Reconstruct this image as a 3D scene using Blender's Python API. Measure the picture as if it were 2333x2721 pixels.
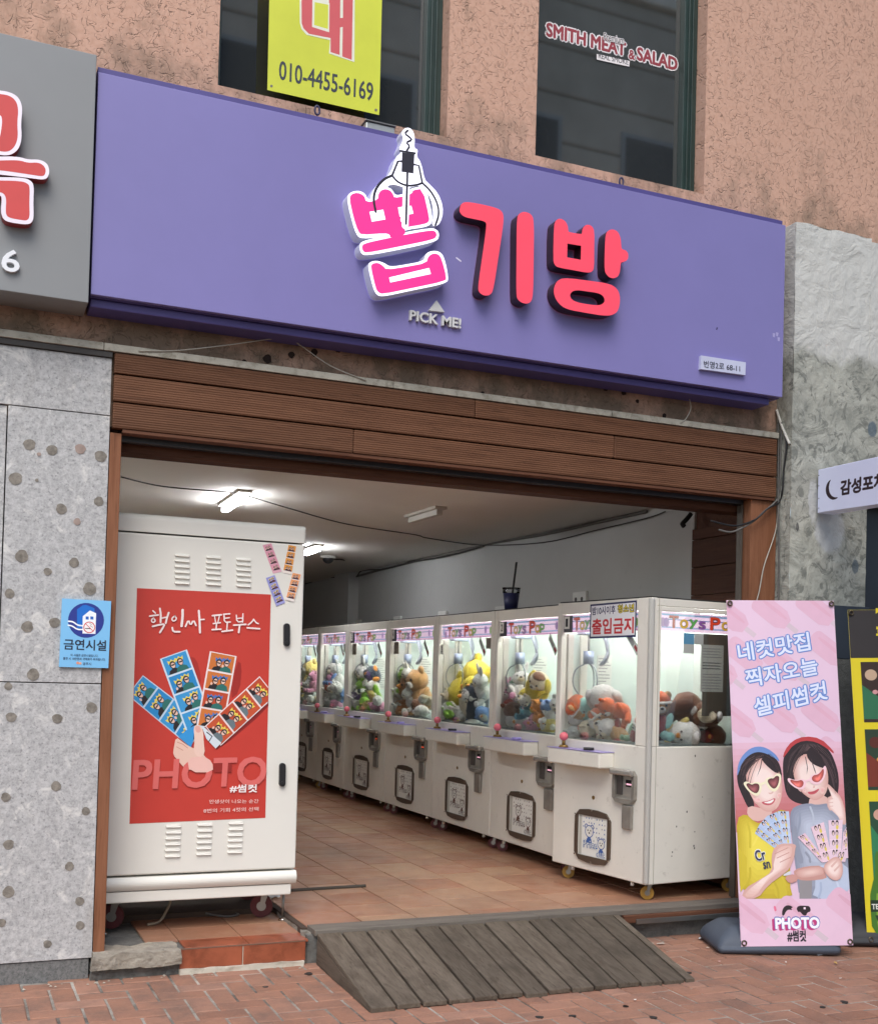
import bpy, bmesh, math, random
import numpy as np
from mathutils import Vector, Matrix, Euler
from mathutils.geometry import tessellate_polygon
random.seed(7)
S = bpy.context.scene
for o in list(bpy.data.objects): bpy.data.objects.remove(o)
COL = S.collection
R = math.radians

# ------------------------------------------------------------------ camera
CAM = np.array([0.0, -5.93, 1.55]); FPX, CXP, CYP = 3045.4, 1166.5, 1721.7
def cam_axes(y, p, r):
    f = np.array([math.sin(y)*math.cos(p), math.cos(y)*math.cos(p), math.sin(p)])
    rt = np.cross(f, [0, 0, 1]); rt /= np.linalg.norm(rt); up = np.cross(rt, f)
    c, s = math.cos(r), math.sin(r)
    return c*rt + s*up, -s*rt + c*up, f
RT, UP, FW = cam_axes(R(23.172), R(1.318), R(1.536))
cd = bpy.data.cameras.new('camera'); cam = bpy.data.objects.new('camera', cd); COL.objects.link(cam)
cd.sensor_fit = 'HORIZONTAL'; cd.sensor_width = 36; cd.lens = FPX/2333*36
cd.shift_y = (CYP-1360.5)/2333; cd.shift_x = (1166.5-CXP)/2333
cd.clip_start = .05; cd.clip_end = 600
cam.matrix_world = Matrix(((RT[0], UP[0], -FW[0], CAM[0]), (RT[1], UP[1], -FW[1], CAM[1]), (RT[2], UP[2], -FW[2], CAM[2]), (0, 0, 0, 1)))
S.camera = cam
# ------------------------------------------------------------------ light
W = bpy.data.worlds.new('World'); S.world = W; W.use_nodes = True
wn = W.node_tree.nodes; wl = W.node_tree.links
sky = wn.new('ShaderNodeTexSky'); sky.sky_type = 'NISHITA'; sky.sun_disc = False
SUN_EL, SUN_AZ = 52, 205     # azimuth measured clockwise from +Y
sky.sun_elevation = R(SUN_EL); sky.sun_rotation = R(SUN_AZ); sky.air_density = 1.0; sky.dust_density = 2.0; sky.ozone_density = 1.0
wl.new(sky.outputs[0], wn['Background'].inputs[0]); wn['Background'].inputs[1].default_value = .13
sl = bpy.data.lights.new('sun', 'SUN'); sl.energy = 1.1; sl.angle = R(38); sl.color = (1, .98, .95)
so = bpy.data.objects.new('sun', sl); COL.objects.link(so)
sd = Vector((math.sin(R(SUN_AZ))*math.cos(R(SUN_EL)), math.cos(R(SUN_AZ))*math.cos(R(SUN_EL)), math.sin(R(SUN_EL))))
so.rotation_euler = sd.to_track_quat('Z', 'Y').to_euler(); so.location = (-3, -8, 12)
EXPO = 0.9
S.view_settings.view_transform = 'Standard'; S.view_settings.look = 'None'; S.view_settings.exposure = EXPO; S.view_settings.gamma = 1
S.view_settings.use_curve_mapping = False
S.render.engine = 'CYCLES'
S.cycles.use_denoising = True; S.cycles.max_bounces = 8; S.cycles.transparent_max_bounces = 16
S.cycles.sample_clamp_indirect = 6; S.cycles.caustics_reflective = False; S.cycles.caustics_refractive = False
EK = 1/2**EXPO

# ------------------------------------------------------------------ measuring helpers: picture point -> point on a real plane
def ray(x, y): return RT*((x-CXP)/FPX) - UP*((y-CYP)/FPX) + FW
def at(x, y, Y): d = ray(x, y); return Vector(CAM + d*((Y-CAM[1])/d[1]))
def atz(x, y, z): d = ray(x, y); return Vector(CAM + d*((z-CAM[2])/d[2]))
def atx(x, y, X): d = ray(x, y); return Vector(CAM + d*((X-CAM[0])/d[0]))
def zoom(x0, y0, s): return lambda p: (x0+p[0]/s, y0+p[1]/s)

# ------------------------------------------------------------------ materials
def lin(c):
    f = lambda v: v/12.92 if v <= .04045 else ((v+.055)/1.055)**2.4
    return tuple(f(v/255) for v in c)
MC = {}
class NT:
    def __init__(s, name):
        s.m = bpy.data.materials.new(name); s.m.use_nodes = True; s.t = s.m.node_tree
        s.b = s.t.nodes['Principled BSDF']; s.pos = s.t.nodes.new('ShaderNodeNewGeometry').outputs['Position']
    def n(s, kind, **kw):
        nd = s.t.nodes.new('ShaderNode'+kind)
        for k, v in kw.items():
            if k in nd.inputs: nd.inputs[k].default_value = v
            else: setattr(nd, k, v)
        return nd
    def l(s, a, b): s.t.links.new(a, b)
    def map(s, scale=(1, 1, 1), loc=(0, 0, 0), rot=(0, 0, 0), src=None):
        m = s.n('Mapping'); m.inputs['Scale'].default_value = scale; m.inputs['Location'].default_value = loc; m.inputs['Rotation'].default_value = rot
        s.l(src or s.pos, m.inputs['Vector']); return m.outputs[0]
    def noise(s, scale, detail=3, rough=.55, vec=None, dist=0):
        nd = s.n('TexNoise', Scale=scale, Detail=detail, Roughness=rough, Distortion=dist); s.l(vec or s.pos, nd.inputs['Vector']); return nd.outputs['Fac']
    def ramp(s, fac, stops, interp='LINEAR'):
        r = s.n('ValToRGB'); r.color_ramp.interpolation = interp; e = r.color_ramp.elements
        while len(e) < len(stops): e.new(.5)
        for q, (p, c) in zip(e, stops):
            q.position = p; q.color = (*c[:3], 1) if hasattr(c, '__len__') else (c, c, c, 1)
        s.l(fac, r.inputs[0]); return r.outputs[0]
    def mix(s, a, b, fac, mode='MIX'):
        m = s.n('MixRGB', blend_type=mode)
        for i, v in ((0, fac), (1, a), (2, b)):
            if hasattr(v, 'is_linked'): s.l(v, m.inputs[i])
            else: m.inputs[i].default_value = (*v[:3], 1) if hasattr(v, '__len__') else v
        return m.outputs[0]
    def math(s, op, a, b=None):
        m = s.n('Math', operation=op)
        for i, v in ((0, a), (1, b)):
            if v is None: continue
            if hasattr(v, 'is_linked'): s.l(v, m.inputs[i])
            else: m.inputs[i].default_value = v
        return m.outputs[0]
    def bump(s, h, dist, strength=.6):
        b = s.n('Bump', Distance=dist, Strength=strength); s.l(h, b.inputs['Height']); s.l(b.outputs[0], s.b.inputs['Normal'])
    def col(s, v): s.l(v, s.b.inputs['Base Color']) if hasattr(v, 'is_linked') else setattr(s.b.inputs['Base Color'], 'default_value', (*v, 1))
    def rnd(s): return s.n('ObjectInfo').outputs['Random']
    def rough(s, v): s.l(v, s.b.inputs['Roughness']) if hasattr(v, 'is_linked') else setattr(s.b.inputs['Roughness'], 'default_value', v)

def paint(c, rough=.5, metal=0, var=.12, scale=3.0, emit=0, bump=0, dirt=None, raw=False, spec=.5, name=None):
    """paint, plastic, paper, metal: one colour with slight uneven wear"""
    key = ('p', tuple(c), rough, metal, var, scale, emit, bump, dirt, raw, spec)
    if key in MC: return MC[key]
    k = NT(name or 'paint_%02x%02x%02x' % tuple(int(min(255, v*255 if raw else v)) for v in c)); cl = tuple(c) if raw else lin(c)
    f = k.noise(scale, 5, .6)
    cc = k.mix(tuple(v*(1-var) for v in cl), tuple(min(1, v*(1+var*.6)) for v in cl), k.ramp(f, ((.3, 0), (.7, 1))))
    if dirt:
        d = k.ramp(k.noise(dirt[0], 8, .7, dist=.4), ((dirt[1], 0), (dirt[1]+.16, 1)))
        cc = k.mix(cc, tuple(v*.42 for v in (cl[0], cl[1]*.95, cl[2]*.85)), k.math('MULTIPLY', d, dirt[2]))
    k.col(cc); k.rough(rough); k.b.inputs['Metallic'].default_value = metal; k.b.inputs['Specular IOR Level'].default_value = spec
    if bump: k.bump(k.noise(bump, 4), .002)
    if emit:
        k.l(cc, k.b.inputs['Emission Color']); k.b.inputs['Emission Strength'].default_value = emit
    MC[key] = k.m; return k.m
def ink(c): return paint(c, .55, 0, .04, 9)
def glow(c, strength, name='lit_lamp'):
    key = ('g', tuple(c), strength)
    if key not in MC:
        k = NT(name); k.col(lin(c)); k.b.inputs['Emission Color'].default_value = (*lin(c), 1); k.b.inputs['Emission Strength'].default_value = strength; MC[key] = k.m
    return MC[key]

def m_stucco():
    k = NT('trowelled_stucco')
    v = k.map((1, .3, 1))
    n1 = k.noise(13, 1.5, .5, v, .9); n2 = k.noise(17, 1, .5, k.map((1, .3, 1), (3.3, 1, 7)), 1.2)
    band = lambda n, w: k.ramp(k.math('ABSOLUTE', k.math('SUBTRACT', n, .5)), ((0, 1), (w, 0)))
    brk = k.ramp(k.noise(24, 1), ((.46, 0), (.56, 1))); brk2 = k.ramp(k.noise(21, 1, .5, k.map(loc=(5, 2, 9))), ((.44, 0), (.54, 1)))
    g = k.math('MAXIMUM', k.math('MULTIPLY', band(n1, .017), brk), k.math('MULTIPLY', band(n2, .015), brk2))
    patch = k.ramp(k.noise(2.1, 5, .6), ((.34, .2), (.66, 1)))
    base = k.mix((.55, .33, .235), (.63, .405, .305), k.noise(1.6, 6, .65))
    base = k.mix(base, (.46, .25, .17), k.ramp(k.noise(40, 3), ((.45, 0), (.8, .6))))
    c = k.mix(base, (.13, .085, .055), k.math('MULTIPLY', k.math('MULTIPLY', g, patch), .62))
    # weather stains that hang on sills and the lower edge
    sx = k.n('SeparateXYZ'); k.l(k.pos, sx.inputs[0])
    low = k.ramp(sx.outputs[2], ((0, 0), (1, 1)))
    zf = k.n('MapRange'); k.l(sx.outputs[2], zf.inputs[0])
    for i, v in zip((1, 2, 3, 4), (4.25, 5.0, .72, 0)): zf.inputs[i].default_value = v
    st = k.ramp(k.math('ADD', k.noise(3.2, 7, .7, k.map((1, 1, .7))), k.math('MULTIPLY', zf.outputs[0], .42)), ((.58, 0), (.84, 1)))
    c = k.mix(c, (.12, .10, .072), k.math('MULTIPLY', st, .8))
    c = k.mix(c, (.26, .18, .13), k.ramp(k.noise(5, 8, .75, k.map((1.6, 1, .35), (2, 0, 5))), ((.56, 0), (.8, .5))))
    k.col(c); k.rough(.93); k.b.inputs['Specular IOR Level'].default_value = .2
    k.bump(k.math('SUBTRACT', k.math('MULTIPLY', k.noise(42, 5, .65), .4), g), .005, .8); return k.m
def m_plainwall(name, c, c2, scale=1.2, bumpd=.002, rough=.85):
    k = NT(name); f = k.noise(scale, 6, .6)
    cc = k.mix(c, c2, k.ramp(f, ((.3, 0), (.75, 1)))); sc = k.ramp(k.noise(7, 8, .75), ((.62, 0), (.74, 1)))
    k.col(k.mix(cc, tuple(v*.6 for v in c), k.math('MULTIPLY', sc, .35))); k.rough(rough); k.bump(k.noise(55, 4), bumpd, .5); return k.m
def m_granite(dark=False):
    k = NT('dark_granite' if dark else 'flamed_granite')
    a, b, d = ((.10, .105, .10), (.2, .2, .195), (.05, .05, .05)) if dark else ((.33, .33, .325), (.52, .52, .51), (.17, .17, .17))
    c = k.mix(a, b, k.ramp(k.noise(48, 5, .75), ((.36, 0), (.62, 1))))
    c = k.mix(c, d, k.ramp(k.noise(75, 3, .7, k.map(loc=(4, 4, 4))), ((.55, 0), (.7, .75))))
    if not dark:
        wv = k.ramp(k.noise(8, 5, .72, k.map(loc=(9, 2, 1)), .8), ((.56, 0), (.66, .75)))
        c = k.mix(c, (.68, .67, .63), wv)
        c = k.mix(c, (.3, .27, .23), k.ramp(k.noise(2.2, 7, .7, k.map((1, 1, .4))), ((.6, 0), (.8, .55))))
    k.col(c); k.rough(.75); k.bump(k.noise(60, 5, .7), .003, .6); return k.m
def m_wood(name, c, c2, axis=0, ridges=0, grain=1.0, rough=.6, wear=None):
    k = NT(name); rn = k.rnd()
    sc = [14, 14, 14]; sc[axis] = .9
    off = k.n('CombineXYZ'); k.l(k.math('MULTIPLY', rn, 37), off.inputs[0]); k.l(k.math('MULTIPLY', rn, 23), off.inputs[2])
    va = k.n('VectorMath', operation='ADD'); k.l(k.pos, va.inputs[0]); k.l(off.outputs[0], va.inputs[1])
    v = k.map(tuple(sc), src=va.outputs[0])
    g = k.noise(2.2, 7, .68, v, .6)
    cc = k.mix(c, c2, k.ramp(g, ((.28, 0), (.74, 1))))
    cc = k.mix(cc, tuple(x*.55 for x in c), k.ramp(k.noise(6, 3, .5, v), ((.58, 0), (.72, .55*grain))))
    tone = k.n('MapRange'); k.l(rn, tone.inputs[0]); tone.inputs[3].default_value = .8; tone.inputs[4].default_value = 1.16
    cc = k.mix(cc, tone.outputs[0], 1.0, 'MULTIPLY')
    if wear: cc = k.mix(cc, wear, k.ramp(k.noise(2.6, 8, .72), ((.52, 0), (.75, .8))))
    h = g
    if ridges:
        w = k.n('TexWave', wave_type='BANDS', bands_direction='Z', Scale=ridges); k.l(k.pos, w.inputs['Vector'])
        h = k.math('ADD', k.math('MULTIPLY', g, .4), w.outputs['Fac']); cc = k.mix(cc, tuple(x*.5 for x in c), k.math('MULTIPLY', k.math('SUBTRACT', 1, w.outputs['Fac']), .26))
        cc = k.mix(cc, tuple(x*.45 for x in c), k.ramp(k.noise(3.5, 8, .7), ((.62, 0), (.78, .7))))
    k.col(cc); k.rough(rough); k.b.inputs['Specular IOR Level'].default_value = .18; k.bump(h, .003, .6); return k.m
def m_brick():
    k = NT('red_paving_brick'); r = k.rnd()
    c = k.ramp(r, ((0, (.27, .128, .080)), (.35, (.355, .178, .115)), (.7, (.31, .15, .093)), (1, (.385, .205, .14))))
    c = k.mix(c, (.16, .10, .075), k.ramp(k.noise(5.5, 8, .72), ((.46, 0), (.7, .7))))
    c = k.mix(c, (.40, .24, .17), k.ramp(k.noise(60, 4, .7), ((.5, 0), (.8, .5))))
    c = k.mix(c, (.10, .08, .07), k.ramp(k.noise(1.3, 6, .7, k.map(loc=(3, 1, 0))), ((.5, 0), (.75, .6))))
    k.col(c); k.rough(.88); k.bump(k.noise(85, 6, .7), .0035, .8); return k.m
def m_mortar():
    k = NT('pale_joint_sand'); c = k.mix((.10, .085, .07), (.46, .425, .365), k.ramp(k.noise(2.3, 7, .7), ((.42, 0), (.64, 1))))
    k.col(k.mix(c, (.2, .17, .14), k.ramp(k.noise(45, 4), ((.5, 0), (.8, .7))))); k.rough(.95); k.bump(k.noise(120, 4), .003); return k.m
def m_tile():
    k = NT('terracotta_floor_tile'); r = k.rnd()
    c = k.ramp(r, ((0, (.27, .112, .062)), (.25, (.345, .152, .086)), (.5, (.32, .165, .098)), (.75, (.37, .18, .11)), (1, (.395, .24, .14))))
    c = k.mix(c, (.52, .33, .21), k.ramp(k.noise(3.5, 6, .65, dist=.7), ((.42, 0), (.78, .5))))
    c = k.mix(c, (.2, .125, .085), k.ramp(k.noise(1.2, 8, .72, k.map(loc=(7, 3, 0))), ((.46, 0), (.74, .72))))
    k.col(c); k.rough(k.ramp(k.noise(5, 6), ((.3, .28), (.7, .55)))); k.bump(k.noise(14, 5), .002, .5); return k.m
def m_plaster():
    k = NT('patched_plaster'); f = k.noise(2.1, 8, .68, dist=.9)
    sx = k.n('SeparateXYZ'); k.l(k.pos, sx.inputs[0])
    zf = k.n('MapRange'); k.l(k.math('ADD', sx.outputs[2], k.math('MULTIPLY', k.noise(9, 6), .25)), zf.inputs[0])
    for i, v in zip((1, 2, 3, 4), (3.74, 3.84, 0, 1)): zf.inputs[i].default_value = v
    lowc = k.mix((.26, .265, .225), (.42, .42, .36), k.ramp(k.noise(4.2, 8, .74, dist=1.1), ((.36, 0), (.6, 1))))
    lowc = k.mix(lowc, (.17, .175, .15), k.ramp(k.noise(9.5, 5, .7, dist=1.5), ((.52, 0), (.6, .9))))
    hi = k.mix((.50, .50, .46), (.60, .60, .56), f)
    c = k.mix(lowc, hi, zf.outputs[0])
    def spot(px, py, rx, rz, colr, amt):
        p = at(px, py, -.15); v = k.n('VectorMath', operation='SUBTRACT'); k.l(k.pos, v.inputs[0]); v.inputs[1].default_value = (p.x, 0, p.z)
        m = k.map((1/rx, 0, 1/rz), src=v.outputs[0]); ln = k.n('VectorMath', operation='LENGTH'); k.l(m, ln.inputs[0])
        return k.mix(c, colr, k.math('MULTIPLY', k.ramp(k.math('MULTIPLY', k.math('ADD', ln.outputs['Value'], k.math('MULTIPLY', k.noise(11, 6, .7), .9)), .4), ((.50, 1), (.58, 0))), amt))
    c = spot(2205, 1400, .13, .17, (.50, .51, .50), .85); c = spot(2160, 1330, .04, .16, (.48, .49, .48), .75)
    c = spot(2318, 1140, .045, .055, (.10, .135, .16), .9); c = spot(2272, 1505, .03, .055, (.10, .13, .15), .85); c = spot(2120, 1400, .012, .03, (.05, .05, .05), .8)
    k.col(c); k.rough(.85); rg = k.noise(4.5, 5, .6, dist=2.2)
    k.bump(k.math('ADD', rg, k.math('MULTIPLY', k.noise(30, 5), .3)), .018, .8); return k.m
def m_concrete(name='rough_concrete', a=(.16, .145, .12), b=(.36, .33, .28)):
    k = NT(name); c = k.mix(a, b, k.ramp(k.noise(9, 8, .75), ((.35, 0), (.68, 1)))); k.col(k.mix(c, (.06, .055, .05), k.ramp(k.noise(5, 8, .75, k.map(loc=(2, 8, 3))), ((.56, 0), (.7, .8)))))
    k.rough(.95); k.bump(k.noise(26, 8, .75), .02, .9); return k.m
def m_glass(name, tint, refl, rough=.02, ior=1.5):
    """thin clear pane: lets light through, mirrors at grazing angles"""
    k = NT(name); t = k.t; tr = k.n('BsdfTransparent'); tr.inputs[0].default_value = (*tint, 1)
    gl = k.n('BsdfGlossy'); gl.inputs['Roughness'].default_value = rough; gl.inputs['Color'].default_value = (1, 1, 1, 1)
    fr = k.n('Fresnel'); fr.inputs[0].default_value = ior
    f = k.math('MINIMUM', k.math('MULTIPLY', fr.outputs[0], refl), 1.0)
    mx = k.n('MixShader'); k.l(f, mx.inputs[0]); k.l(tr.outputs[0], mx.inputs[1]); k.l(gl.outputs[0], mx.inputs[2])
    k.l(mx.outputs[0], t.nodes['Material Output'].inputs[0]); return k.m
def m_window():
    k = NT('coated_window_glass'); k.col(k.mix((.016, .018, .017), (.036, .038, .036), k.noise(1.1, 4)))
    k.rough(.03); k.b.inputs['IOR'].default_value = 3.3; k.b.inputs['Specular Tint'].default_value = (1, .96, .9, 1); return k.m
def m_plush(c):
    key = ('plush', tuple(c))
    if key in MC: return MC[key]
    k = NT('plush_%02x%02x%02x' % tuple(c)); l = lin(c)
    k.col(k.mix(tuple(v*.72 for v in l), tuple(min(1, v*1.12) for v in l), k.ramp(k.noise(70, 5, .7), ((.3, 0), (.7, 1))))); k.rough(1); k.b.inputs['Specular IOR Level'].default_value = .1
    k.b.inputs['Sheen Weight'].default_value = .35; k.bump(k.noise(110, 4, .75), .012, 1.0); MC[key] = k.m; return k.m

# ------------------------------------------------------------------ objects
def tag(o, label=None, cat=None, group=None, kind=None):
    for k, v in (('label', label), ('category', cat), ('group', group), ('kind', kind)):
        if v: o[k] = v
    return o
def thing(name, label, cat, loc=(0, 0, 0), rotz=0, group=None, rot=None):
    o = bpy.data.objects.new(name, None); o.empty_display_size = .1; COL.objects.link(o); o.location = loc
    o.rotation_euler = rot if rot else (0, 0, rotz)
    return tag(o, label, cat, group)
def link(name, me, mat=None, parent=None, world=True):
    """mesh coordinates are world ones unless world=False (then the parent's own axes)"""
    o = bpy.data.objects.new(name, me); COL.objects.link(o)
    if mat is not None:
        if len(me.materials) == 0: me.materials.append(mat)
    if parent is not None:
        o.parent = parent
        if world and parent.type == 'EMPTY':
            o.matrix_parent_inverse = (Matrix.Translation(parent.location) @ parent.rotation_euler.to_matrix().to_4x4()).inverted()
    return o
def mesh(verts, faces, smooth=False):
    me = bpy.data.meshes.new('m'); me.from_pydata([tuple(v) for v in verts], [], faces); me.update()
    if smooth: me.polygons.foreach_set('use_smooth', [True]*len(me.polygons))
    return me
def box_me(x0, x1, y0, y1, z0, z1, bev=0, seg=2, smooth=False):
    bm = bmesh.new(); bmesh.ops.create_cube(bm, size=1)
    for v in bm.verts: v.co = Vector(((x0+x1)/2+v.co.x*(x1-x0), (y0+y1)/2+v.co.y*(y1-y0), (z0+z1)/2+v.co.z*(z1-z0)))
    if bev: bmesh.ops.bevel(bm, geom=bm.edges[:], offset=min(bev, .45*min(x1-x0, y1-y0, z1-z0)), segments=seg, affect='EDGES', profile=.5)
    me = bpy.data.meshes.new('m'); bm.to_mesh(me); bm.free()
    if smooth: me.polygons.foreach_set('use_smooth', [True]*len(me.polygons))
    return me
def box(name, parent, x0, x1, y0, y1, z0, z1, mat, bev=0, world=True, seg=2): return link(name, box_me(x0, x1, y0, y1, z0, z1, bev, seg), mat, parent, world)
def tube_data(pts, r, n=8, closed=False):
    pts = [Vector(p) for p in pts]; V = []; F = []; m = len(pts); up = Vector((.13, .31, .94)).normalized()
    for i, p in enumerate(pts):
        a = pts[i-1] if (i or closed) else p; b = pts[(i+1) % m] if (i < m-1 or closed) else p
        d = (b-a).normalized(); u = d.cross(up)
        if u.length < .05: u = d.cross(Vector((1, 0, 0)))
        u.normalize(); w = d.cross(u); rr = r[i] if hasattr(r, '__len__') else r
        for k in range(n): t = 2*math.pi*k/n; V.append(p+(u*math.cos(t)+w*math.sin(t))*rr)
    for i in range(m if closed else m-1):
        j = (i+1) % m
        for k in range(n): F.append((i*n+k, i*n+(k+1) % n, j*n+(k+1) % n, j*n+k))
    if not closed: F.append(tuple(range(n))[::-1]); F.append(tuple(range((m-1)*n, m*n)))
    return V, F
def tube(name, parent, pts, r, mat, n=8, world=True, closed=False):
    V, F = tube_data(pts, r, n, closed); return link(name, mesh(V, F, True), mat, parent, world)
def cyl(name, parent, a, b, r, mat, n=20, world=True, r2=None):
    V, F = tube_data([a, b], [r, r2 if r2 is not None else r], n); me = mesh(V, F); me.polygons.foreach_set('use_smooth', [len(p.vertices) == 4 for p in me.polygons]); return link(name, me, mat, parent, world)
def spline(pts, n=8):
    pts = [Vector(p) for p in pts]; out = []
    for i in range(len(pts)-1):
        p0 = pts[max(i-1, 0)]; p1 = pts[i]; p2 = pts[i+1]; p3 = pts[min(i+2, len(pts)-1)]
        for k in range(n):
            t = k/n; out.append(.5*((2*p1)+(p2-p0)*t+(2*p0-5*p1+4*p2-p3)*t*t+(3*p1-p0-3*p2+p3)*t**3))
    return out+[pts[-1]]
def chaikin(l, n=2, closed=True):
    l = [Vector(p) for p in l]
    for _ in range(n):
        o = []
        for i in range(len(l) if closed else len(l)-1):
            a, b = l[i], l[(i+1) % len(l)]; o += [a*.75+b*.25, a*.25+b*.75]
        l = o if closed else [l[0]]+o+[l[-1]]
    return l
def offs(l, d):
    l = [Vector(p[:2]) for p in l]; m = len(l); area = sum(l[i-1].x*l[i].y-l[i].x*l[i-1].y for i in range(m)); sg = 1 if area > 0 else -1; o = []
    for i in range(m):
        a = (l[i]-l[i-1]); b = (l[(i+1) % m]-l[i])
        if a.length < 1e-9 or b.length < 1e-9: o.append(l[i]); continue
        a.normalize(); b.normalize(); n = Vector((a.y+b.y, -a.x-b.x))
        n = n.normalized() if n.length > 1e-6 else Vector((a.y, -a.x)); o.append(l[i]+n*d*sg)
    return o
def circ(cx, cy, rx, ry=None, n=24, rot=0):
    ry = ry or rx; c, s = math.cos(rot), math.sin(rot)
    return [(cx+rx*math.cos(t)*c-ry*math.sin(t)*s, cy+rx*math.cos(t)*s+ry*math.sin(t)*c) for t in (2*math.pi*i/n for i in range(n))]

class Frame:
    """a flat working plane: o + a*u + b*v, n points to the viewer's side"""
    def __init__(s, o, u, v):
        s.o = Vector(o); s.u = Vector(u).normalized(); s.v = Vector(v).normalized(); s.n = s.u.cross(s.v)
    def pix(s, p):
        d = Vector(ray(*p)); c = Vector(CAM); t = (s.o-c).dot(s.n)/d.dot(s.n); q = c+d*t-s.o; return Vector((q.dot(s.u), q.dot(s.v)))
    def w(s, a, b, h=0): return s.o+s.u*a+s.v*b+s.n*h
def facade(Y): return Frame((0, Y, 0), (1, 0, 0), (0, 0, 1))
def solid(name, parent, fr, loops, h0, h1, mat, sidemat=None, world=True):
    """flat outline (with holes) of real thickness from height h0 to h1 above the plane"""
    V = []; F = []; loops = [[Vector(p[:2]) for p in l] for l in loops]; tris = tessellate_polygon([[Vector((p.x, p.y, 0)) for p in l] for l in loops]); flat = [p for l in loops for p in l]; N = len(flat)
    V = [fr.w(p.x, p.y, h1) for p in flat]+[fr.w(p.x, p.y, h0) for p in flat]; sidx = []
    for t in tris:
        a, b, c = (flat[i] for i in t); up = (b-a).cross(c-a) if hasattr((b-a), 'cross') else 0
        t = t if up > 0 else t[::-1]; F.append(tuple(t)); F.append(tuple(i+N for i in t[::-1]))
    nf = len(F); k = 0
    for l in loops:
        m = len(l); area = sum(l[i-1].x*l[i].y-l[i].x*l[i-1].y for i in range(m))
        for i in range(m):
            a, b = k+i, k+(i+1) % m; F.append((a, a+N, b+N, b) if area > 0 else (b, b+N, a+N, a))
        k += m
    me = mesh(V, F); me.materials.append(mat)
    if sidemat:
        me.materials.append(sidemat)
        for p in me.polygons[nf:]: p.material_index = 1
    return link(name, me, None, parent, world)

TXT = {}; TXO = {}
def text_data(s, bold=0.0, res=3):
    key = (s, bold, res)
    if key not in TXT:
        if 'curve' not in TXO:
            TXO['curve'] = bpy.data.curves.new('t', 'FONT'); TXO['obj'] = bpy.data.objects.new('t', TXO['curve'])
        c, o = TXO['curve'], TXO['obj']; c.body = s; c.size = 1; c.offset = bold; c.resolution_u = res; me = o.to_mesh()
        V = [v.co.copy() for v in me.vertices]; F = [tuple(p.vertices) for p in me.polygons]
        o.to_mesh_clear()
        xs = [v.x for v in V]; ys = [v.y for v in V]; x0, x1, y0, y1 = min(xs), max(xs), min(ys), max(ys)
        TXT[key] = ([((v.x-x0)/(x1-x0), (v.y-y0)/(y1-y0)) for v in V], F, (x1-x0)/(y1-y0))
    return TXT[key]
def clip_poly(pts, e0, e1, g0, g1):
    def cut(P, f, it):
        o = []
        for i in range(len(P)):
            a, b = P[i-1], P[i]; ia, ib = f(a), f(b)
            if ia != ib: o.append(it(a, b))
            if ib: o.append(b)
        return o
    lx = lambda c: (lambda a, b: Vector((c, a.y+(b.y-a.y)*(c-a.x)/(b.x-a.x)))); ly = lambda c: (lambda a, b: Vector((a.x+(b.x-a.x)*(c-a.y)/(b.y-a.y), c)))
    for f, it in ((lambda p: p.x >= e0, lx(e0)), (lambda p: p.x <= e1, lx(e1)), (lambda p: p.y >= g0, ly(g0)), (lambda p: p.y <= g1, ly(g1))):
        if len(pts) > 2: pts = cut(pts, f, it)
    return pts
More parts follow.
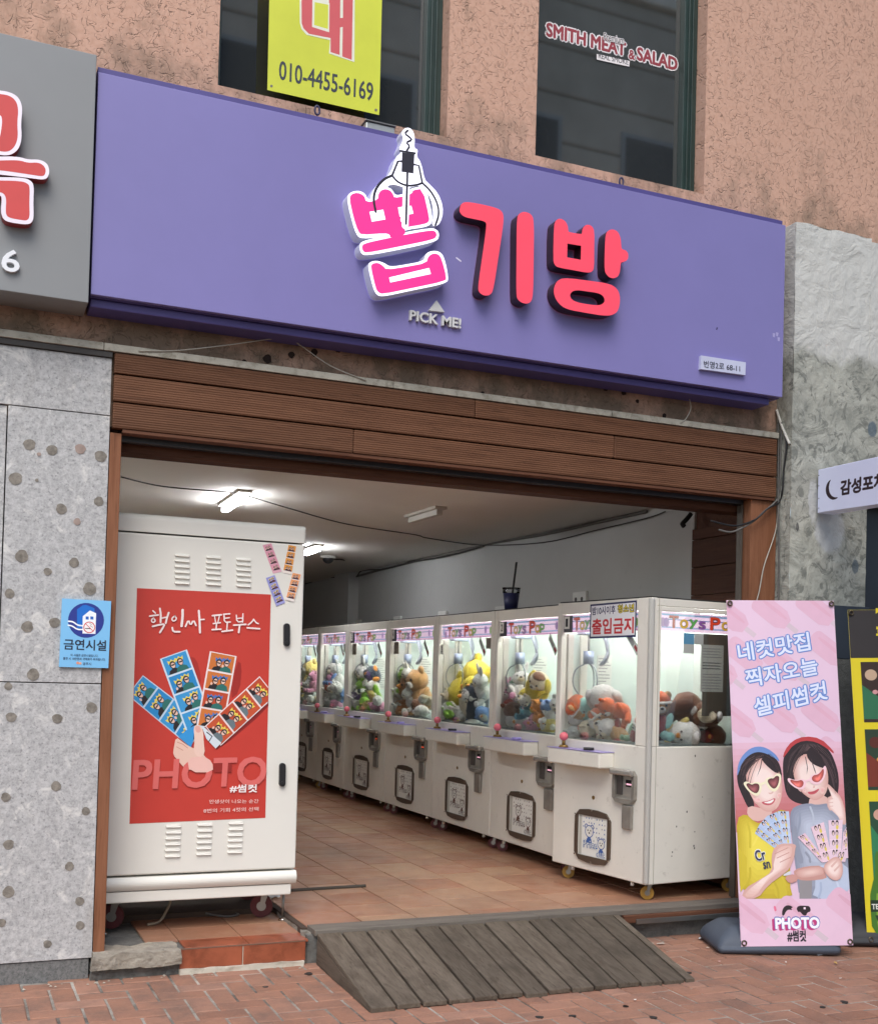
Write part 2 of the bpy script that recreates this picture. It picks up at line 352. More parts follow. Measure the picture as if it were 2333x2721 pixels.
class Art:
    """flat print: coloured shapes stacked in hair-thin layers on a plane"""
    def __init__(s, fr, h0=.0004, dz=.00003): s.f = fr; s.h = h0; s.dz = dz; s.V = []; s.F = []; s.M = []; s.mats = []; s.tr = None; s.clip = None
    def _m(s, c):
        m = c if isinstance(c, bpy.types.Material) else ink(c)
        if m not in s.mats: s.mats.append(m)
        return s.mats.index(m)
    def xy(s, p): return s.tr(p) if s.tr else Vector(p[:2])
    def raw(s, pts, faces, c):
        k = len(s.V); mi = s._m(c); s.h += s.dz; s.V += [s.f.w(p[0], p[1], s.h) for p in pts]
        for f in faces:
            a, b, q = (Vector(pts[i][:2]) for i in f[:3]); ar = (b-a).cross(q-a)
            s.F.append(tuple(k+i for i in (f if ar > 0 else f[::-1]))); s.M.append(mi)
    def poly(s, pts, c, sm=0, holes=()):
        if sm: pts = chaikin(pts, sm)
        L = [[s.xy(p) for p in pts]]+[[s.xy(p) for p in h] for h in holes]
        if s.clip:
            L[0] = clip_poly(L[0], *s.clip)
            if len(L[0]) < 3: return
        s.raw([p for l in L for p in l], tessellate_polygon([[Vector((p.x, p.y, 0)) for p in l] for l in L]), c)
    def line(s, pts, w, c, sm=0, caps=True):
        if sm: pts = chaikin(pts, sm, False)
        P = [s.xy(p) for p in pts]; V = []; m = len(P)
        for i, p in enumerate(P):
            d = P[min(i+1, m-1)]-P[max(i-1, 0)]; d = d.normalized() if d.length > 1e-9 else Vector((1, 0)); n = Vector((-d.y, d.x))*w
            V.append((p+n, p-n))
        pts_ = [q for v in V for q in v]; fc = [(2*i, 2*i+1, 2*i+3, 2*i+2) for i in range(m-1)]
        if caps and m > 1:
            for e, f in ((0, 1), (m-1, m-2)):
                d = (P[e]-P[f]).normalized(); n = Vector((-d.y, d.x)); k0 = len(pts_)
                pts_ += [P[e]-n*w]+[P[e]+(d*math.cos(t)+n*math.sin(t))*w for t in (math.pi*(q/6-.5) for q in range(1, 6))]+[P[e]+n*w]; fc.append(tuple(range(k0, k0+7)))
        s.raw(pts_, fc, c)
    def text(s, t, p0, p1, hgt, c, bold=0, up=None):
        """baseline from p0 to p1 (glyph box is stretched to it), height hgt in plane units"""
        V, F, ar = text_data(t, 0); a = s.xy(p0); b = s.xy(p1); d = b-a; n = Vector((-d.y, d.x)).normalized() if up is None else Vector(up).normalized()
        g = bold*hgt/.75; e = d.normalized()*g; k = 1 if g < 1e-6 else (5 if bold < .035 else 9); a = a+e+n*g; d = d-2*e; hgt = max(hgt-2*g, hgt*.3)
        for q in range(k):
            o = Vector((0, 0)) if q == 0 else Vector((math.cos(2*math.pi*q/(k-1)+.78), math.sin(2*math.pi*q/(k-1)+.78)))*g
            s.raw([a+d*x+n*(y*hgt)+o for x, y in V], F, c)
    def otext(s, t, p0, p1, hgt, c, oc, bold=.02, grow=.05, up=None):
        """text with an even outline of another colour behind it"""
        a = s.xy(p0); b = s.xy(p1); g = grow*hgt/.75; d = (b-a).normalized(); n = Vector((-d.y, d.x)); tr = s.tr; s.tr = None
        s.text(t, a-d*g-n*g, b+d*g-n*g, hgt+2*g, oc, bold+grow, up); s.text(t, a, b, hgt, c, bold, up); s.tr = tr
    def done(s, name, parent, world=True):
        me = mesh(s.V, s.F)
        for m in s.mats: me.materials.append(m)
        me.polygons.foreach_set('material_index', s.M); return link(name, me, None, parent, world)
# ================================================================== SETTING
M_STUC = m_stucco(); M_GRAN = m_granite(); M_DGRAN = m_granite(True); M_BRICK = m_brick(); M_MORT = m_mortar(); M_TILE = m_tile(); M_PLAST = m_plaster(); M_CONC = m_concrete()
M_WCLAD = m_wood('ribbed_brown_wood', (.104, .045, .023), (.172, .08, .043), 0, 26, rough=.65)
M_WDARK = m_wood('dark_brown_wood', (.085, .035, .02), (.14, .062, .036), 0, 0)
M_WJAMB = m_wood('brown_jamb_wood', (.155, .062, .03), (.25, .112, .06), 2, 0)
M_WPANEL = m_wood('dark_panel_wood', (.075, .03, .018), (.125, .055, .033), 1, 0)
M_RAMP = m_wood('weathered_grey_plank', (.08, .062, .045), (.17, .138, .105), 1, 0, 1.0, .85, (.05, .041, .031))
M_THR = m_wood('weathered_threshold', (.14, .12, .10), (.24, .21, .175), 0, 0, 1, .85, (.11, .095, .08))
M_BLACK = paint((24, 24, 26), .5); M_CHROME = paint((205, 200, 192), .22, 1.0, .1); M_STEEL = paint((150, 148, 142), .38, .9, .15); M_ROPE = paint((168, 164, 152), .8)

g = tag(box('ground', None, -120, 120, -120, 120, -.5, -.03, m_concrete('street_ground', (.05, .05, .05), (.09, .088, .085))), kind='structure')
BW = .1155
pave = tag(box('pavement', None, -14, 16, -9.2, 1.0, -.03, -.006, M_MORT), kind='structure')
def brick_me(L, Wd, j=.0055, ch=.005):
    hx, hy = L/2-j, Wd/2-j; V = []
    for z, d in ((-.02, 0), (-ch, 0), (0, ch)):
        V += [(-hx+d, -hy+d, z), (hx-d, -hy+d, z), (hx-d, hy-d, z), (-hx+d, hy-d, z)]
    F = [(8, 9, 10, 11)]
    for r in (0, 4):
        for i in range(4): F.append((r+i, r+(i+1) % 4, r+4+(i+1) % 4, r+4+i))
    return V, F
BV, BF = brick_me(2*BW, BW)
bmesh_ = mesh(BV, BF); bmesh_.materials.append(M_BRICK)
def project(p):
    q = np.array(p)-CAM; d = q@FW; return (CXP+FPX*(q@RT)/d, CYP-FPX*(q@UP)/d) if d > .1 else (-1e6, -1e6)
cells = []
for c in range(-24, 62):
    for r in range(-42, 1):
        d = (c-r) % 4
        if d == 0: cells.append((c+1, r+.5, 0))
        elif d == 3: cells.append((c+.5, r+1, 1))
pieces = []
for cx, cy, v in cells:
    x, y = cx*BW+.032, cy*BW-.055
    if y > .05 or x < -2.7: continue
    px, py = project((x, y, 0)); inn = -60 < px < 2393 and 2400 < py < 2790 and not (1.92 < x < 3.45 and -.85 < y) and not (y > -.02 and x < 4.6)
    pieces.append((not inn, (x-2)**2+(y+6)**2, x, y, v))
pieces.sort(); rv = []; rf = []; rr = random.Random(3); nb = 0
for i, (far, _, x, y, v) in enumerate(pieces):
    dz = rr.uniform(-.0035, .0015); rz = (math.pi/2 if v else 0)+rr.uniform(-.012, .012); rx, ry = rr.uniform(-.009, .009), rr.uniform(-.009, .009)
    if not far and nb < 300:
        o = link('brick', bmesh_, None, pave); o.location = (x, y, dz); o.rotation_euler = (rx, ry, rz); nb += 1
    elif -5.5 < y:
        m = Matrix.Translation((x, y, dz)) @ Euler((rx, ry, rz)).to_matrix().to_4x4(); k = len(rv); rv += [m @ Vector(q) for q in BV]; rf += [tuple(k+a for a in f) for f in BF]
rest = link('brick_field', mesh(rv, rf), M_BRICK, pave); rest['kind'] = 'stuff'

# ---------------- shop room
FZ = .165; CEIL = 2.86; XW = 4.92; YB = 12.0
M_IWALL = m_plainwall('grey_white_wall', (.56, .56, .54), (.63, .63, .61)); M_CEIL = m_plainwall('cream_ceiling', (.78, .75, .68), (.84, .81, .75), .8)
fl = tag(box('shop_floor', None, .72, XW, .62, YB, -.03, FZ-.004, paint((72, 58, 48), .9)), kind='structure')
tag(box('floor_slab', None, 1.80, XW, .06, .619, -.03, FZ-.004, paint((72, 58, 48), .9)), kind='structure')
tag(box('ceiling', None, .6, XW+.1, .26, YB+.1, CEIL, CEIL+.1, M_CEIL), kind='structure')
tag(box('right_wall', None, XW, XW+.1, .94, YB+.1, -.03, CEIL, M_IWALL), kind='structure')
tag(box('left_wall', None, .6, .715, .10, YB+.1, -.03, CEIL, M_IWALL), kind='structure')
tag(box('back_wall', None, .715, XW, YB, YB+.1, -.03, CEIL, M_IWALL), kind='structure')
tag(box('wall_pier', None, XW-.14, XW, 8.3, 8.9, -.03, CEIL, M_IWALL), kind='structure')
TS = .333; rr = random.Random(11)
tme = {}
def tile_obj(x0, x1, y0, y1, z):
    key = (round(x1-x0, 3), round(y1-y0, 3))
    if key not in tme:
        hx, hy = (x1-x0)/2-.0038, (y1-y0)/2-.0038; V = []
        for zz, d in ((-.012, 0), (-.002, 0), (0, .002)): V += [(-hx+d, -hy+d, zz), (hx-d, -hy+d, zz), (hx-d, hy-d, zz), (-hx+d, hy-d, zz)]
        F = [(8, 9, 10, 11)]
        for q in (0, 4):
            for i in range(4): F.append((q+i, q+(i+1) % 4, q+4+(i+1) % 4, q+4+i))
        tme[key] = mesh(V, F); tme[key].materials.append(M_TILE)
    o = link('floor_tile', tme[key], None, fl); o.location = ((x0+x1)/2, (y0+y1)/2, z+rr.uniform(-.001, .001)); o.rotation_euler = (rr.uniform(-.002, .002), rr.uniform(-.002, .002), 0)
X0 = 1.83
for i in range(10):
    for j in range(25):
        x = X0+i*TS; y = .055+j*TS+(TS*.5 if i % 2 else 0)
        if j == 0 and i % 2: tile_obj(x, x+TS if x+TS < XW else XW, .055, .055+TS*.5, FZ)
        if x+TS > XW+.02 or (i > 7 and j > 4): continue
        tile_obj(x, x+TS, y, y+TS, FZ)
for j in range(1, 8):   # tiles beside and behind the booth
    for i in range(3): tile_obj(X0-(i+1)*TS, X0-i*TS, .72+j*TS, .72+(j+1)*TS, FZ)

# the low broken step in front of the booth
stp = thing('entrance_step', 'low broken step with orange glazed tiles in front of the photo booth', 'step', (1.28, -.08, 0))
def rough_block(name, parent, x0, x1, y0, y1, z0, z1, mat, amp, nx=22, seed=1):
    rg = random.Random(seed); bm = bmesh.new(); bmesh.ops.create_cube(bm, size=1)
    for v in bm.verts: v.co = Vector(((x0+x1)/2+v.co.x*(x1-x0), (y0+y1)/2+v.co.y*(y1-y0), (z0+z1)/2+v.co.z*(z1-z0)))
    bmesh.ops.subdivide_edges(bm, edges=bm.edges[:], cuts=nx, use_grid_fill=True)
    from mathutils import noise
    for v in bm.verts:
        n = noise.noise_vector(v.co*14+Vector((seed, 0, 0)))+noise.noise_vector(v.co*40)*.5
        v.co += n*amp
    me = bpy.data.meshes.new('m'); bm.to_mesh(me); bm.free(); return link(name, me, mat, parent)
M_STEPT = paint((158, 88, 62), .32, 0, .25, 6, dirt=(7, .48, .6))
M_RCON = m_concrete('broken_render', (.28, .25, .20), (.46, .41, .33)); M_DCON = m_concrete('old_concrete', (.10, .10, .09), (.22, .215, .195))
box('concrete_core', stp, .72, 1.80, -.055, .62, 0, .118, M_DCON)
rough_block('render_lump', stp, .70, 1.125, -.115, .10, .055, .126, M_RCON, .011, 20, 3)
rough_block('concrete_base', stp, .70, 1.13, -.075, .0, -.01, .075, M_DCON, .012, 18, 5)
for a, b in ((1.128, 1.448), (1.453, 1.785)):
    box('riser_tile', stp, a, b, -.082, -.05, .022, .122, M_STEPT, .004)
box('grout', stp, 1.4485, 1.4525, -.080, -.05, .022, .122, paint((186, 178, 160), .9)); box('tile_edge', stp, 1.130, 1.784, -.084, -.0825, .1225, .1285, paint((120, 96, 80), .9))
rough_block('white_mortar', stp, 1.128, 1.775, -.095, -.055, -.005, .024, paint((196, 190, 174), .95, dirt=(14, .5, .6)), .006, 16, 8)
xs = (.98, 1.15, 1.48, 1.80); ys = (-.085, .09, .36, .63)
for i in range(3):
    for j in range(3):
        if i == 0 and j == 0: continue
        box('step_tile', stp, xs[i]+.002, xs[i+1]-.002, ys[j]+.002, ys[j+1]-.002, .119, .131, M_STEPT if j == 0 else M_TILE, .002)
rough_block('cracked_tile_edge', stp, 1.795, 1.86, -.02, .55, .06, .150, M_CONC, .012, 16, 12)

# threshold, kerb and wooden ramp
kb = thing('shop_kerb', 'dark concrete kerb carrying a weathered wooden threshold under the machines', 'kerb', (3.3, -.02, 0))
box('kerb_body', kb, 1.80, XW-.05, -.06, .06, -.01, .145, M_DCON)
for a, b in ((1.83, 3.17), (3.172, 4.86)): box('threshold_board', kb, a, b, -.095, .052, .146, .178, M_THR, .004)
box('nosing_board', kb, 3.72, 4.86, -.125, -.097, .105, .150, M_WDARK, .003)
box('metal_strip', kb, 3.80, 4.60, -.135, -.126, .098, .128, M_STEEL, .002)
rmp = thing('wooden_ramp', 'weathered grey plank ramp lying from the brick pavement up to the threshold', 'ramp', (2.75, -.55, 0))
ty, tz, by, bz = -.098, .160, -1.0, .022
topL, topR, botL, botR = 1.835, 3.655, 1.815, 3.53
NP = 13; rr = random.Random(5)
for i in range(NP):
    g0 = .0035+rr.uniform(0, .004); a0, a1 = i/NP, (i+1)/NP
    def pt(f, t, h):
        return (topL+(topR-topL)*f)*(1-t)+(botL+(botR-botL)*f)*t, ty+(by-ty)*t, tz+(bz-tz)*t+h
    e = rr.uniform(-.012, .012); dh = rr.uniform(-.002, .003); V = []
    for h in (-.024+dh, dh):
        for f, t in ((a0, 0), (a1, 0), (a1, 1+e), (a0, 1+e+rr.uniform(-.004, .004))):
            p = pt(f, t, h); V.append((p[0]+(g0 if f == a0 else -g0), p[1], p[2]))
    F = [(4, 7, 6, 5), (0, 1, 2, 3), (0, 4, 5, 1), (1, 5, 6, 2), (2, 6, 7, 3), (3, 7, 4, 0)]
    bm = bmesh.new(); vv = [bm.verts.new(p) for p in V]; [bm.faces.new([vv[k] for k in f]) for f in F]; bmesh.ops.recalc_face_normals(bm, faces=bm.faces[:]); bmesh.ops.bevel(bm, geom=bm.edges[:], offset=.003, segments=1, affect='EDGES')
    me = bpy.data.meshes.new('m'); bm.to_mesh(me); bm.free(); link('plank', me, M_RAMP, rmp)
for sx, nx, nm in ((topL+.006, botL+.004, 'side_board'), (topR+.002, botR+.05, 'side_trim')):
    V = [(sx, ty, 0), (sx+.02, ty, 0), (nx+.02, by, 0), (nx, by, 0), (sx, ty, tz-.028), (sx+.02, ty, tz-.028), (nx+.02, by, bz-.02), (nx, by, bz-.02)]
    if nm == 'side_trim':
        V = [(topR+.003, ty, .10), (topR+.045, ty, .10), (botR+.055, by-.01, .0), (botR+.004, by-.01, .0), (topR+.003, ty, tz-.004), (topR+.045, ty, tz-.008), (botR+.055, by-.01, .018), (botR+.004, by-.01, .02)]
    link(nm, mesh(V, [(0, 3, 2, 1), (4, 5, 6, 7), (0, 1, 5, 4), (1, 2, 6, 5), (2, 3, 7, 6), (3, 0, 4, 7)]), M_RAMP, rmp)

# ================================================================== FACADE
bld = thing('shop_building', 'orange stucco building with dark green framed upper windows above the purple sign', 'building', (2.6, .1, 0))
# stucco wall with two window openings, built as slabs butted round them
ZT = 7.2; wins = ((1.195, 2.50, 4.600, 6.9), (3.068, 4.262, 4.612, 6.9))
xs_ = [-1.5, wins[0][0], wins[0][1], wins[1][0], wins[1][1], 9.0]
solid('stucco_wall', bld, facade(0), [[(-6, 2.75), (9, 2.75), (9, ZT), (-6, ZT)]]+[[(a, z0), (b, z0), (b, z1), (a, z1)][::-1] for a, b, z0, z1 in wins], -.3, 0, M_STUC)
M_GREEN = paint((38, 58, 54), .45, 0, .2, 5); M_WIN = m_window()
for a, b, z0, z1 in wins:
    wd = box('window', bld, a+.0, b-.0, .19, .22, z0, z1, paint((20, 22, 24), .8))
    fw = .035
    for q in ((a, a+fw, z0, z1), (b-.10, b, z0, z1)): box('frame', wd, q[0], q[1], .10 if q[0] > a else .12, .188, q[2], q[3], M_GREEN, .004)
    for q in (z0, z1-fw): box('frame', wd, a+fw+.001, b-.101, .12, .188, q, q+fw, M_GREEN, .004)
    for q in (b-.075, b-.045): box('frame_rib', wd, q, q+.012, .088, .0995, z0, z1, M_GREEN, .003)
    box('pane', wd, a+fw+.001, b-.101, .150, .158, z0+fw+.001, z1-fw, M_WIN)
# stone ledge: separate lengths
M_LEDGE = paint((176, 172, 158), .9, 0, .2, 9, dirt=(16, .5, .75))
for a, b in ((-6, -3.1), (-3.097, -1.5), (-1.497, .17), (.173, .66), (.663, 2.2), (2.203, 3.6), (3.603, 4.845)):
    box('ledge_stone', bld, a, b, -.055, .01, 3.118, 3.155, M_LEDGE, .003)
# granite cladding slabs on the left
rows = ((.102, 1.454), (1.459, 2.795), (2.80, 3.085))
for a, b in ((-6, -4.6), (-4.595, -3.4), (-3.395, -2.4), (-2.395, -1.505), (-1.5, -.62), (-.615, .222), (.228, .704)):
    for z0, z1 in rows[:2]: box('granite_slab', bld, a, b, -.03+(.012 if a < 0 else 0), .05, z0, z1, M_GRAN, .002)
for a, b in ((-6, -3.6), (-3.595, -1.505), (-1.5, -.4), (-.395, .704)): box('granite_slab', bld, a, b, -.03, .05, rows[2][0], rows[2][1], M_GRAN, .002)
box('granite_plinth', bld, -6, .690, -.022, .05, -.02, .098, M_DGRAN, .002)
box('backing_wall', bld, -6, .712, .052, .30, -.02, 3.1, paint((60, 58, 54), .9))
box('ledge_shadow_moulding', bld, -6, .705, -.045, .05, 3.088, 3.116, paint((70, 68, 66), .8), .002)  # moulding strip coloured dark to paint in the shadow gap under the ledge
# glue marks left on the granite
ZA = zoom(0, 1080, 3.236); ZB = zoom(0, 1700, 2.303); fg = facade(-.0305)
M_GLUE = paint((134, 128, 118), .85, 0, .4, 40, dirt=(60, .5, .5)); M_GLUE2 = paint((158, 140, 130), .85, 0, .25, 30)
marks = [(ZA, 253, 327, 50), (ZA, 447, 375, 46), (ZA, 690, 365, 45), (ZA, 865, 428, 50), (ZA, 134, 620, 56), (ZA, 317, 634, 15), (ZA, 850, 815, 40), (ZA, 527, 880, 46), (ZA, 663, 990, 30), (ZA, 187, 1287, 55), (ZA, 637, 1343, 42), (ZA, 410, 1420, 34), (ZA, 770, 1568, 55), (ZA, 82, 1608, 42), (ZA, 235, 1895, 50), (ZA, 470, 1860, 46), (ZA, 335, 410, 17),
         (ZB, 203, 213, 37), (ZB, 50, 285, 24), (ZB, 560, 416, 33), (ZB, 350, 484, 31), (ZB, 68, 475, 32), (ZB, 343, 897, 30), (ZB, 35, 965, 29), (ZB, 525, 1050, 25), (ZB, 53, 1255, 32), (ZB, 425, 1388, 27), (ZB, 52, 1545, 36), (ZB, 487, 1602, 27), (ZB, 8, 1735, 27), (ZB, 490, 1750, 26), (ZB, 290, 1865, 25)]
rr = random.Random(2)
for i, (Z, x, y, r) in enumerate(marks):
    c = fg.pix(Z((x, y))); rad = (fg.pix(Z((x+r, y)))-c).length*1.02; ph = rr.uniform(0, 6)
    lp = [(c.x+rad*(1+.07*math.sin(3*t+ph)+.05*math.sin(7*t+2*ph))*math.cos(t), c.y+rad*(1+.06*math.cos(2*t+ph))*math.sin(t)) for t in (2*math.pi*k/22 for k in range(22))]
    solid('glue_mark', bld, fg, [lp], 0, .0022, M_GLUE2 if i in (2, 8, 16) else M_GLUE)
# wood cladding of the shutter box (each row in two lengths)
gz = (2.737, 2.868, 3.008, 3.1165); jn = (1.98, 3.62, 2.7)
for r_ in range(3):
    for a, b in ((.715, jn[r_]), (jn[r_]+.002, 4.835)):
        box('cladding_board', bld, a, b, -.052, .0, gz[r_]+(.004 if r_ else 0), gz[r_+1]-.004, M_WCLAD, .006)
box('cladding_backing', bld, .72, 4.83, .001, .03, 2.74, 3.115, M_WDARK)
box('soffit_board', bld, .765, 4.83, -.045, .03, 2.716, 2.735, M_WDARK, .003)
box('shutter_slot', bld, .765, 4.66, .031, .12, 2.725, 2.80, M_BLACK)
box('shutter_rail', bld, .765, 4.655, .046, .10, 2.690, 2.7248, paint((66, 68, 72), .4, .6), .004)
box('header_beam', bld, .715, XW, .121, .255, 2.648, 2.95, M_WDARK, .004)
box('door_jamb', bld, .708, .764, -.028, .10, .10, 2.716, M_WJAMB, .004)
box('door_jamb', bld, 4.66, 4.862, -.024, .10, .0, 2.716, M_WJAMB, .004)
box('guide_rail', bld, 4.645, 4.658, .05, .10, .178, 2.69, paint((92, 86, 78), .5, .4), .002)
rr = random.Random(9); z = .165
while z < 2.64:
    h = min(.20, 2.646-z); box('panel_board', bld, XW-.02, XW+.015, .101, .938, z, z+h-.004, M_WPANEL, .003); z += h
box('panel_backing', bld, XW+.016, XW+.09, .101, .938, .0, 2.95, M_WDARK)
box('room_head', bld, .6, XW+.1, .256, .30, 2.95, 3.3, M_IWALL)
# holes and a patch in the strip of wall under the sign
M_HOLE = paint((44, 30, 24), .95)
ZC = zoom(0, 600, 1.4808); ZD = zoom(1133, 600, 1.4808); fw0 = facade(-.001)
for Z, x, y, r in ((ZC, 960, 538, 13), (ZC, 1052, 522, 18), (ZC, 1147, 507, 12), (ZC, 1235, 497, 15), (ZC, 1330, 490, 9), (ZD, 775, 655, 14), (ZD, 705, 640, 11), (ZD, 935, 748, 11), (ZD, 830, 690, 8), (ZD, 220, 660, 9)):
    c = fw0.pix(Z((x, y))); rad = r/1.4808/FPX*6.6; solid('bolt_hole', bld, fw0, [[(c.x+rad*random.uniform(.7, 1.2)*math.cos(t), c.y+rad*random.uniform(.7, 1.2)*math.sin(t)) for t in (2*math.pi*k/12 for k in range(12))]], 0, .002, M_HOLE)

# plastered pillar on the right
pil = thing('plastered_pillar', 'grey pillar of rough patched plaster at the right end of the purple sign', 'pillar', (5.03, -.1, 0))
def rough_slab(name, parent, x0, x1, y0, y1, z0, z1, mat, amp):
    from mathutils import noise
    bm = bmesh.new(); nz = 90; nx = 16
    def pt(x, y, z, k): n = noise.noise(Vector((x*5, y*5, z*4)))*.6+noise.noise(Vector((x*17, y*17, z*15)))*.4; return (x+(n*amp if k == 's' else 0), y+(n*amp if k == 'f' else 0), z+(noise.noise(Vector((x*9, y*9, 3)))*.012 if z > z1-.01 else 0))
    def grid(f, nu, nv, k):
        g = [[bm.verts.new(pt(*f(i/nu, j/nv), k)) for j in range(nv+1)] for i in range(nu+1)]
        for i in range(nu):
            for j in range(nv): bm.faces.new((g[i][j], g[i+1][j], g[i+1][j+1], g[i][j+1]))
    grid(lambda a, b: (x0+(x1-x0)*a, y0, z0+(z1-z0)*b), nx, nz, 'f'); grid(lambda a, b: (x0, y1+(y0-y1)*a, z0+(z1-z0)*b), 8, nz, 'c')
    grid(lambda a, b: (x1, y0+(y1-y0)*a, z0+(z1-z0)*b), 8, nz, 'c'); grid(lambda a, b: (x0+(x1-x0)*a, y0+(y1-y0)*b, z1), nx, 8, 't')
    bmesh.ops.remove_doubles(bm, verts=bm.verts[:], dist=.0008)
    me = bpy.data.meshes.new('m'); bm.to_mesh(me); bm.free(); return link(name, me, mat, parent)
PX0, PX1, PYF, PZT = 4.866, at(2299, 1578, -.15).x, -.15, at(2115, 588, -.15).z
rough_slab('shaft', pil, PX0, PX1, PYF, .0, -.02, PZT, M_PLAST, .012)
ZP = zoom(2000, 1100, 3.769)
rgt = thing('neighbour_building', 'neighbouring shop wall with a dark recessed entrance right of the plastered pillar', 'building', (7, .2, 0))
M_NAVY = paint((22, 26, 38), .4)
box('wall', rgt, PX1+.001, 9.5, PYF+.003, -.002, 2.75, PZT-.02, M_PLAST); box('dark_door', rgt, PX1+.001, 9.5, -.01, -.002, .0, 2.745, M_NAVY)
box('upper_wall', bld, 9.001, 14, 0, .3, -.02, ZT, M_STUC)
nv = [at(2222, 1609, -.18), at(2270, 1752, -.18)]
box('navy_panel', pil, 5.0, PX1+.004, -.185, -.165, nv[1].z, nv[0].z, paint((44, 52, 62), .6), .002)
box('lower_panel', pil, 4.99, PX1+.006, -.183, -.165, .05, nv[1].z-.003, m_concrete('olive_panel', (.095, .098, .085), (.15, .152, .135)), .002)
# the building across the street, seen mirrored in the upper windows
opp = thing('opposite_building', 'dark grey panelled building across the street mirrored in the upper windows', 'building', (8, -11, 0))
M_OPP = paint((188, 182, 170), .8, 0, .25, .8); M_OPC = paint((240, 236, 222), .8)
z = 0; rr = random.Random(4)
while z < 13.5: box('facade_panel', opp, 2.0, 15, -12, -11.0, z, min(z+.80, 13.55), M_OPP, .03); z += .83
box('cream_storey', opp, 2.0, 15, -12, -10.9, 13.6, 15.4, M_OPC, .02)
for x in (3.1, 5.4, 8.1, 10.6, 12.9):
    for z in (2.2, 5.6, 9.3):
        wd = box('window', opp, x, x+1.3, -11, -10.96, z, z+1.9, paint((150, 156, 160), .4)); box('pane', wd, x+.08, x+1.22, -10.959, -10.95, z+.08, z+1.82, paint((30, 34, 38), .1))
# ================================================================== SIGNS ON THE FACADE
SY = -.22; fs = facade(SY)
M_PURP = paint((128, 122, 177), .42, 0, .07, 1.1, dirt=(26, .72, .5)); M_PURD = paint((80, 72, 130), .5)
sg = thing('shop_sign', 'long purple shop sign with pink and red Korean letters and a claw emblem', 'sign', (2.65, SY, 3.27))
TLs, BRs = fs.pix((262, 188)), fs.pix((2083, 1056)); sx0, sx1, sz0, sz1 = .573, 4.727, BRs.y, TLs.y-.003
box('sign_panel', sg, sx0, sx1, SY, SY+.03, sz0, sz1, M_PURP, .003)
box('sign_box', sg, sx0, sx1, SY+.031, -.003, sz0-.004, sz1+.040, M_PURD, .002)
box('bottom_lip', sg, sx0+.004, sx1-.06, SY+.05, -.006, sz0-.046, sz0-.005, M_PURD, .006)
ZL = zoom(880, 320, 2.1155); LH = .085; fl_ = facade(SY-LH)
P = lambda pts, n=2: [fl_.pix(ZL(p)) for p in (chaikin(pts, n) if n else pts)]
M_RED = paint((232, 72, 92), .4, 0, .03, 8, emit=.42*EK); M_MAR = paint((48, 18, 24), .35)
LT = lambda n, loops: solid(n, sg, fl_, loops, -LH+.004, 0, M_RED, M_MAR)
LT('letter', [P([(722, 490), (735, 462), (765, 455), (850, 470), (930, 490), (960, 508), (970, 540), (965, 600), (938, 780), (912, 950), (895, 980), (860, 985), (830, 965), (825, 935), (850, 760), (874, 590), (868, 565), (800, 552), (745, 540), (722, 515)])])
LT('letter', [P([(1043, 545), (1060, 518), (1090, 510), (1125, 525), (1140, 560), (1138, 780), (1135, 990), (1118, 1025), (1085, 1030), (1050, 1010), (1040, 980), (1042, 760)])])
LT('letter', [P([(1252, 590), (1262, 560), (1285, 548), (1315, 562), (1330, 590), (1333, 622), (1337, 626), (1405, 638), (1410, 632), (1412, 605), (1435, 582), (1465, 590), (1480, 620), (1478, 720), (1478, 830), (1465, 850), (1440, 855), (1360, 840), (1275, 825), (1255, 810), (1248, 780)], 1), P([(1328, 690), (1405, 703), (1403, 782), (1326, 768)], 0)])
LT('letter', [P([(1540, 650), (1552, 620), (1580, 608), (1612, 622), (1628, 660), (1631, 718), (1640, 724), (1660, 730), (1672, 755), (1665, 785), (1640, 795), (1627, 797), (1624, 850), (1610, 880), (1575, 888), (1545, 865), (1535, 830)])])
LT('letter', [P([(1252, 935), (1270, 900), (1310, 882), (1440, 898), (1560, 915), (1605, 940), (1625, 985), (1620, 1050), (1600, 1085), (1550, 1100), (1430, 1080), (1320, 1060), (1275, 1025), (1252, 980)]), P([(1340, 980), (1355, 958), (1385, 952), (1440, 960), (1500, 968), (1530, 985), (1540, 1015), (1520, 1035), (1490, 1038), (1440, 1032), (1385, 1022), (1350, 1005)])])
# pink claw letter: lit white bodies with pink faces and black claw drawing
M_WLED = paint((236, 236, 250), .4, 0, .02, 8, emit=.95*EK); M_WSIDE = paint((196, 198, 214), .4, emit=.12*EK); M_PINK = paint((232, 52, 138), .4, 0, .03, 8, emit=.38*EK)
WB = lambda n, pts, h, k=2: solid(n, sg, fl_, [P(pts, k)], -LH+.004, h, M_WLED, M_WSIDE)
WB('letter_body', [(88, 440), (100, 405), (150, 390), (192, 408), (206, 446), (256, 432), (266, 395), (300, 370), (340, 380), (360, 420), (405, 412), (440, 395), (450, 378), (524, 368), (538, 395), (570, 540), (564, 580), (530, 598), (425, 612), (318, 650), (170, 665), (140, 640), (110, 540)], 0)
WB('letter_body', [(158, 700), (175, 675), (320, 645), (560, 600), (600, 615), (608, 650), (590, 680), (400, 722), (195, 760), (165, 745)], .0004)
WB('letter_body', [(206, 820), (215, 795), (255, 785), (300, 800), (330, 822), (420, 808), (525, 788), (530, 748), (565, 730), (610, 735), (635, 765), (660, 880), (650, 915), (450, 955), (290, 990), (255, 980), (235, 940)], 0)
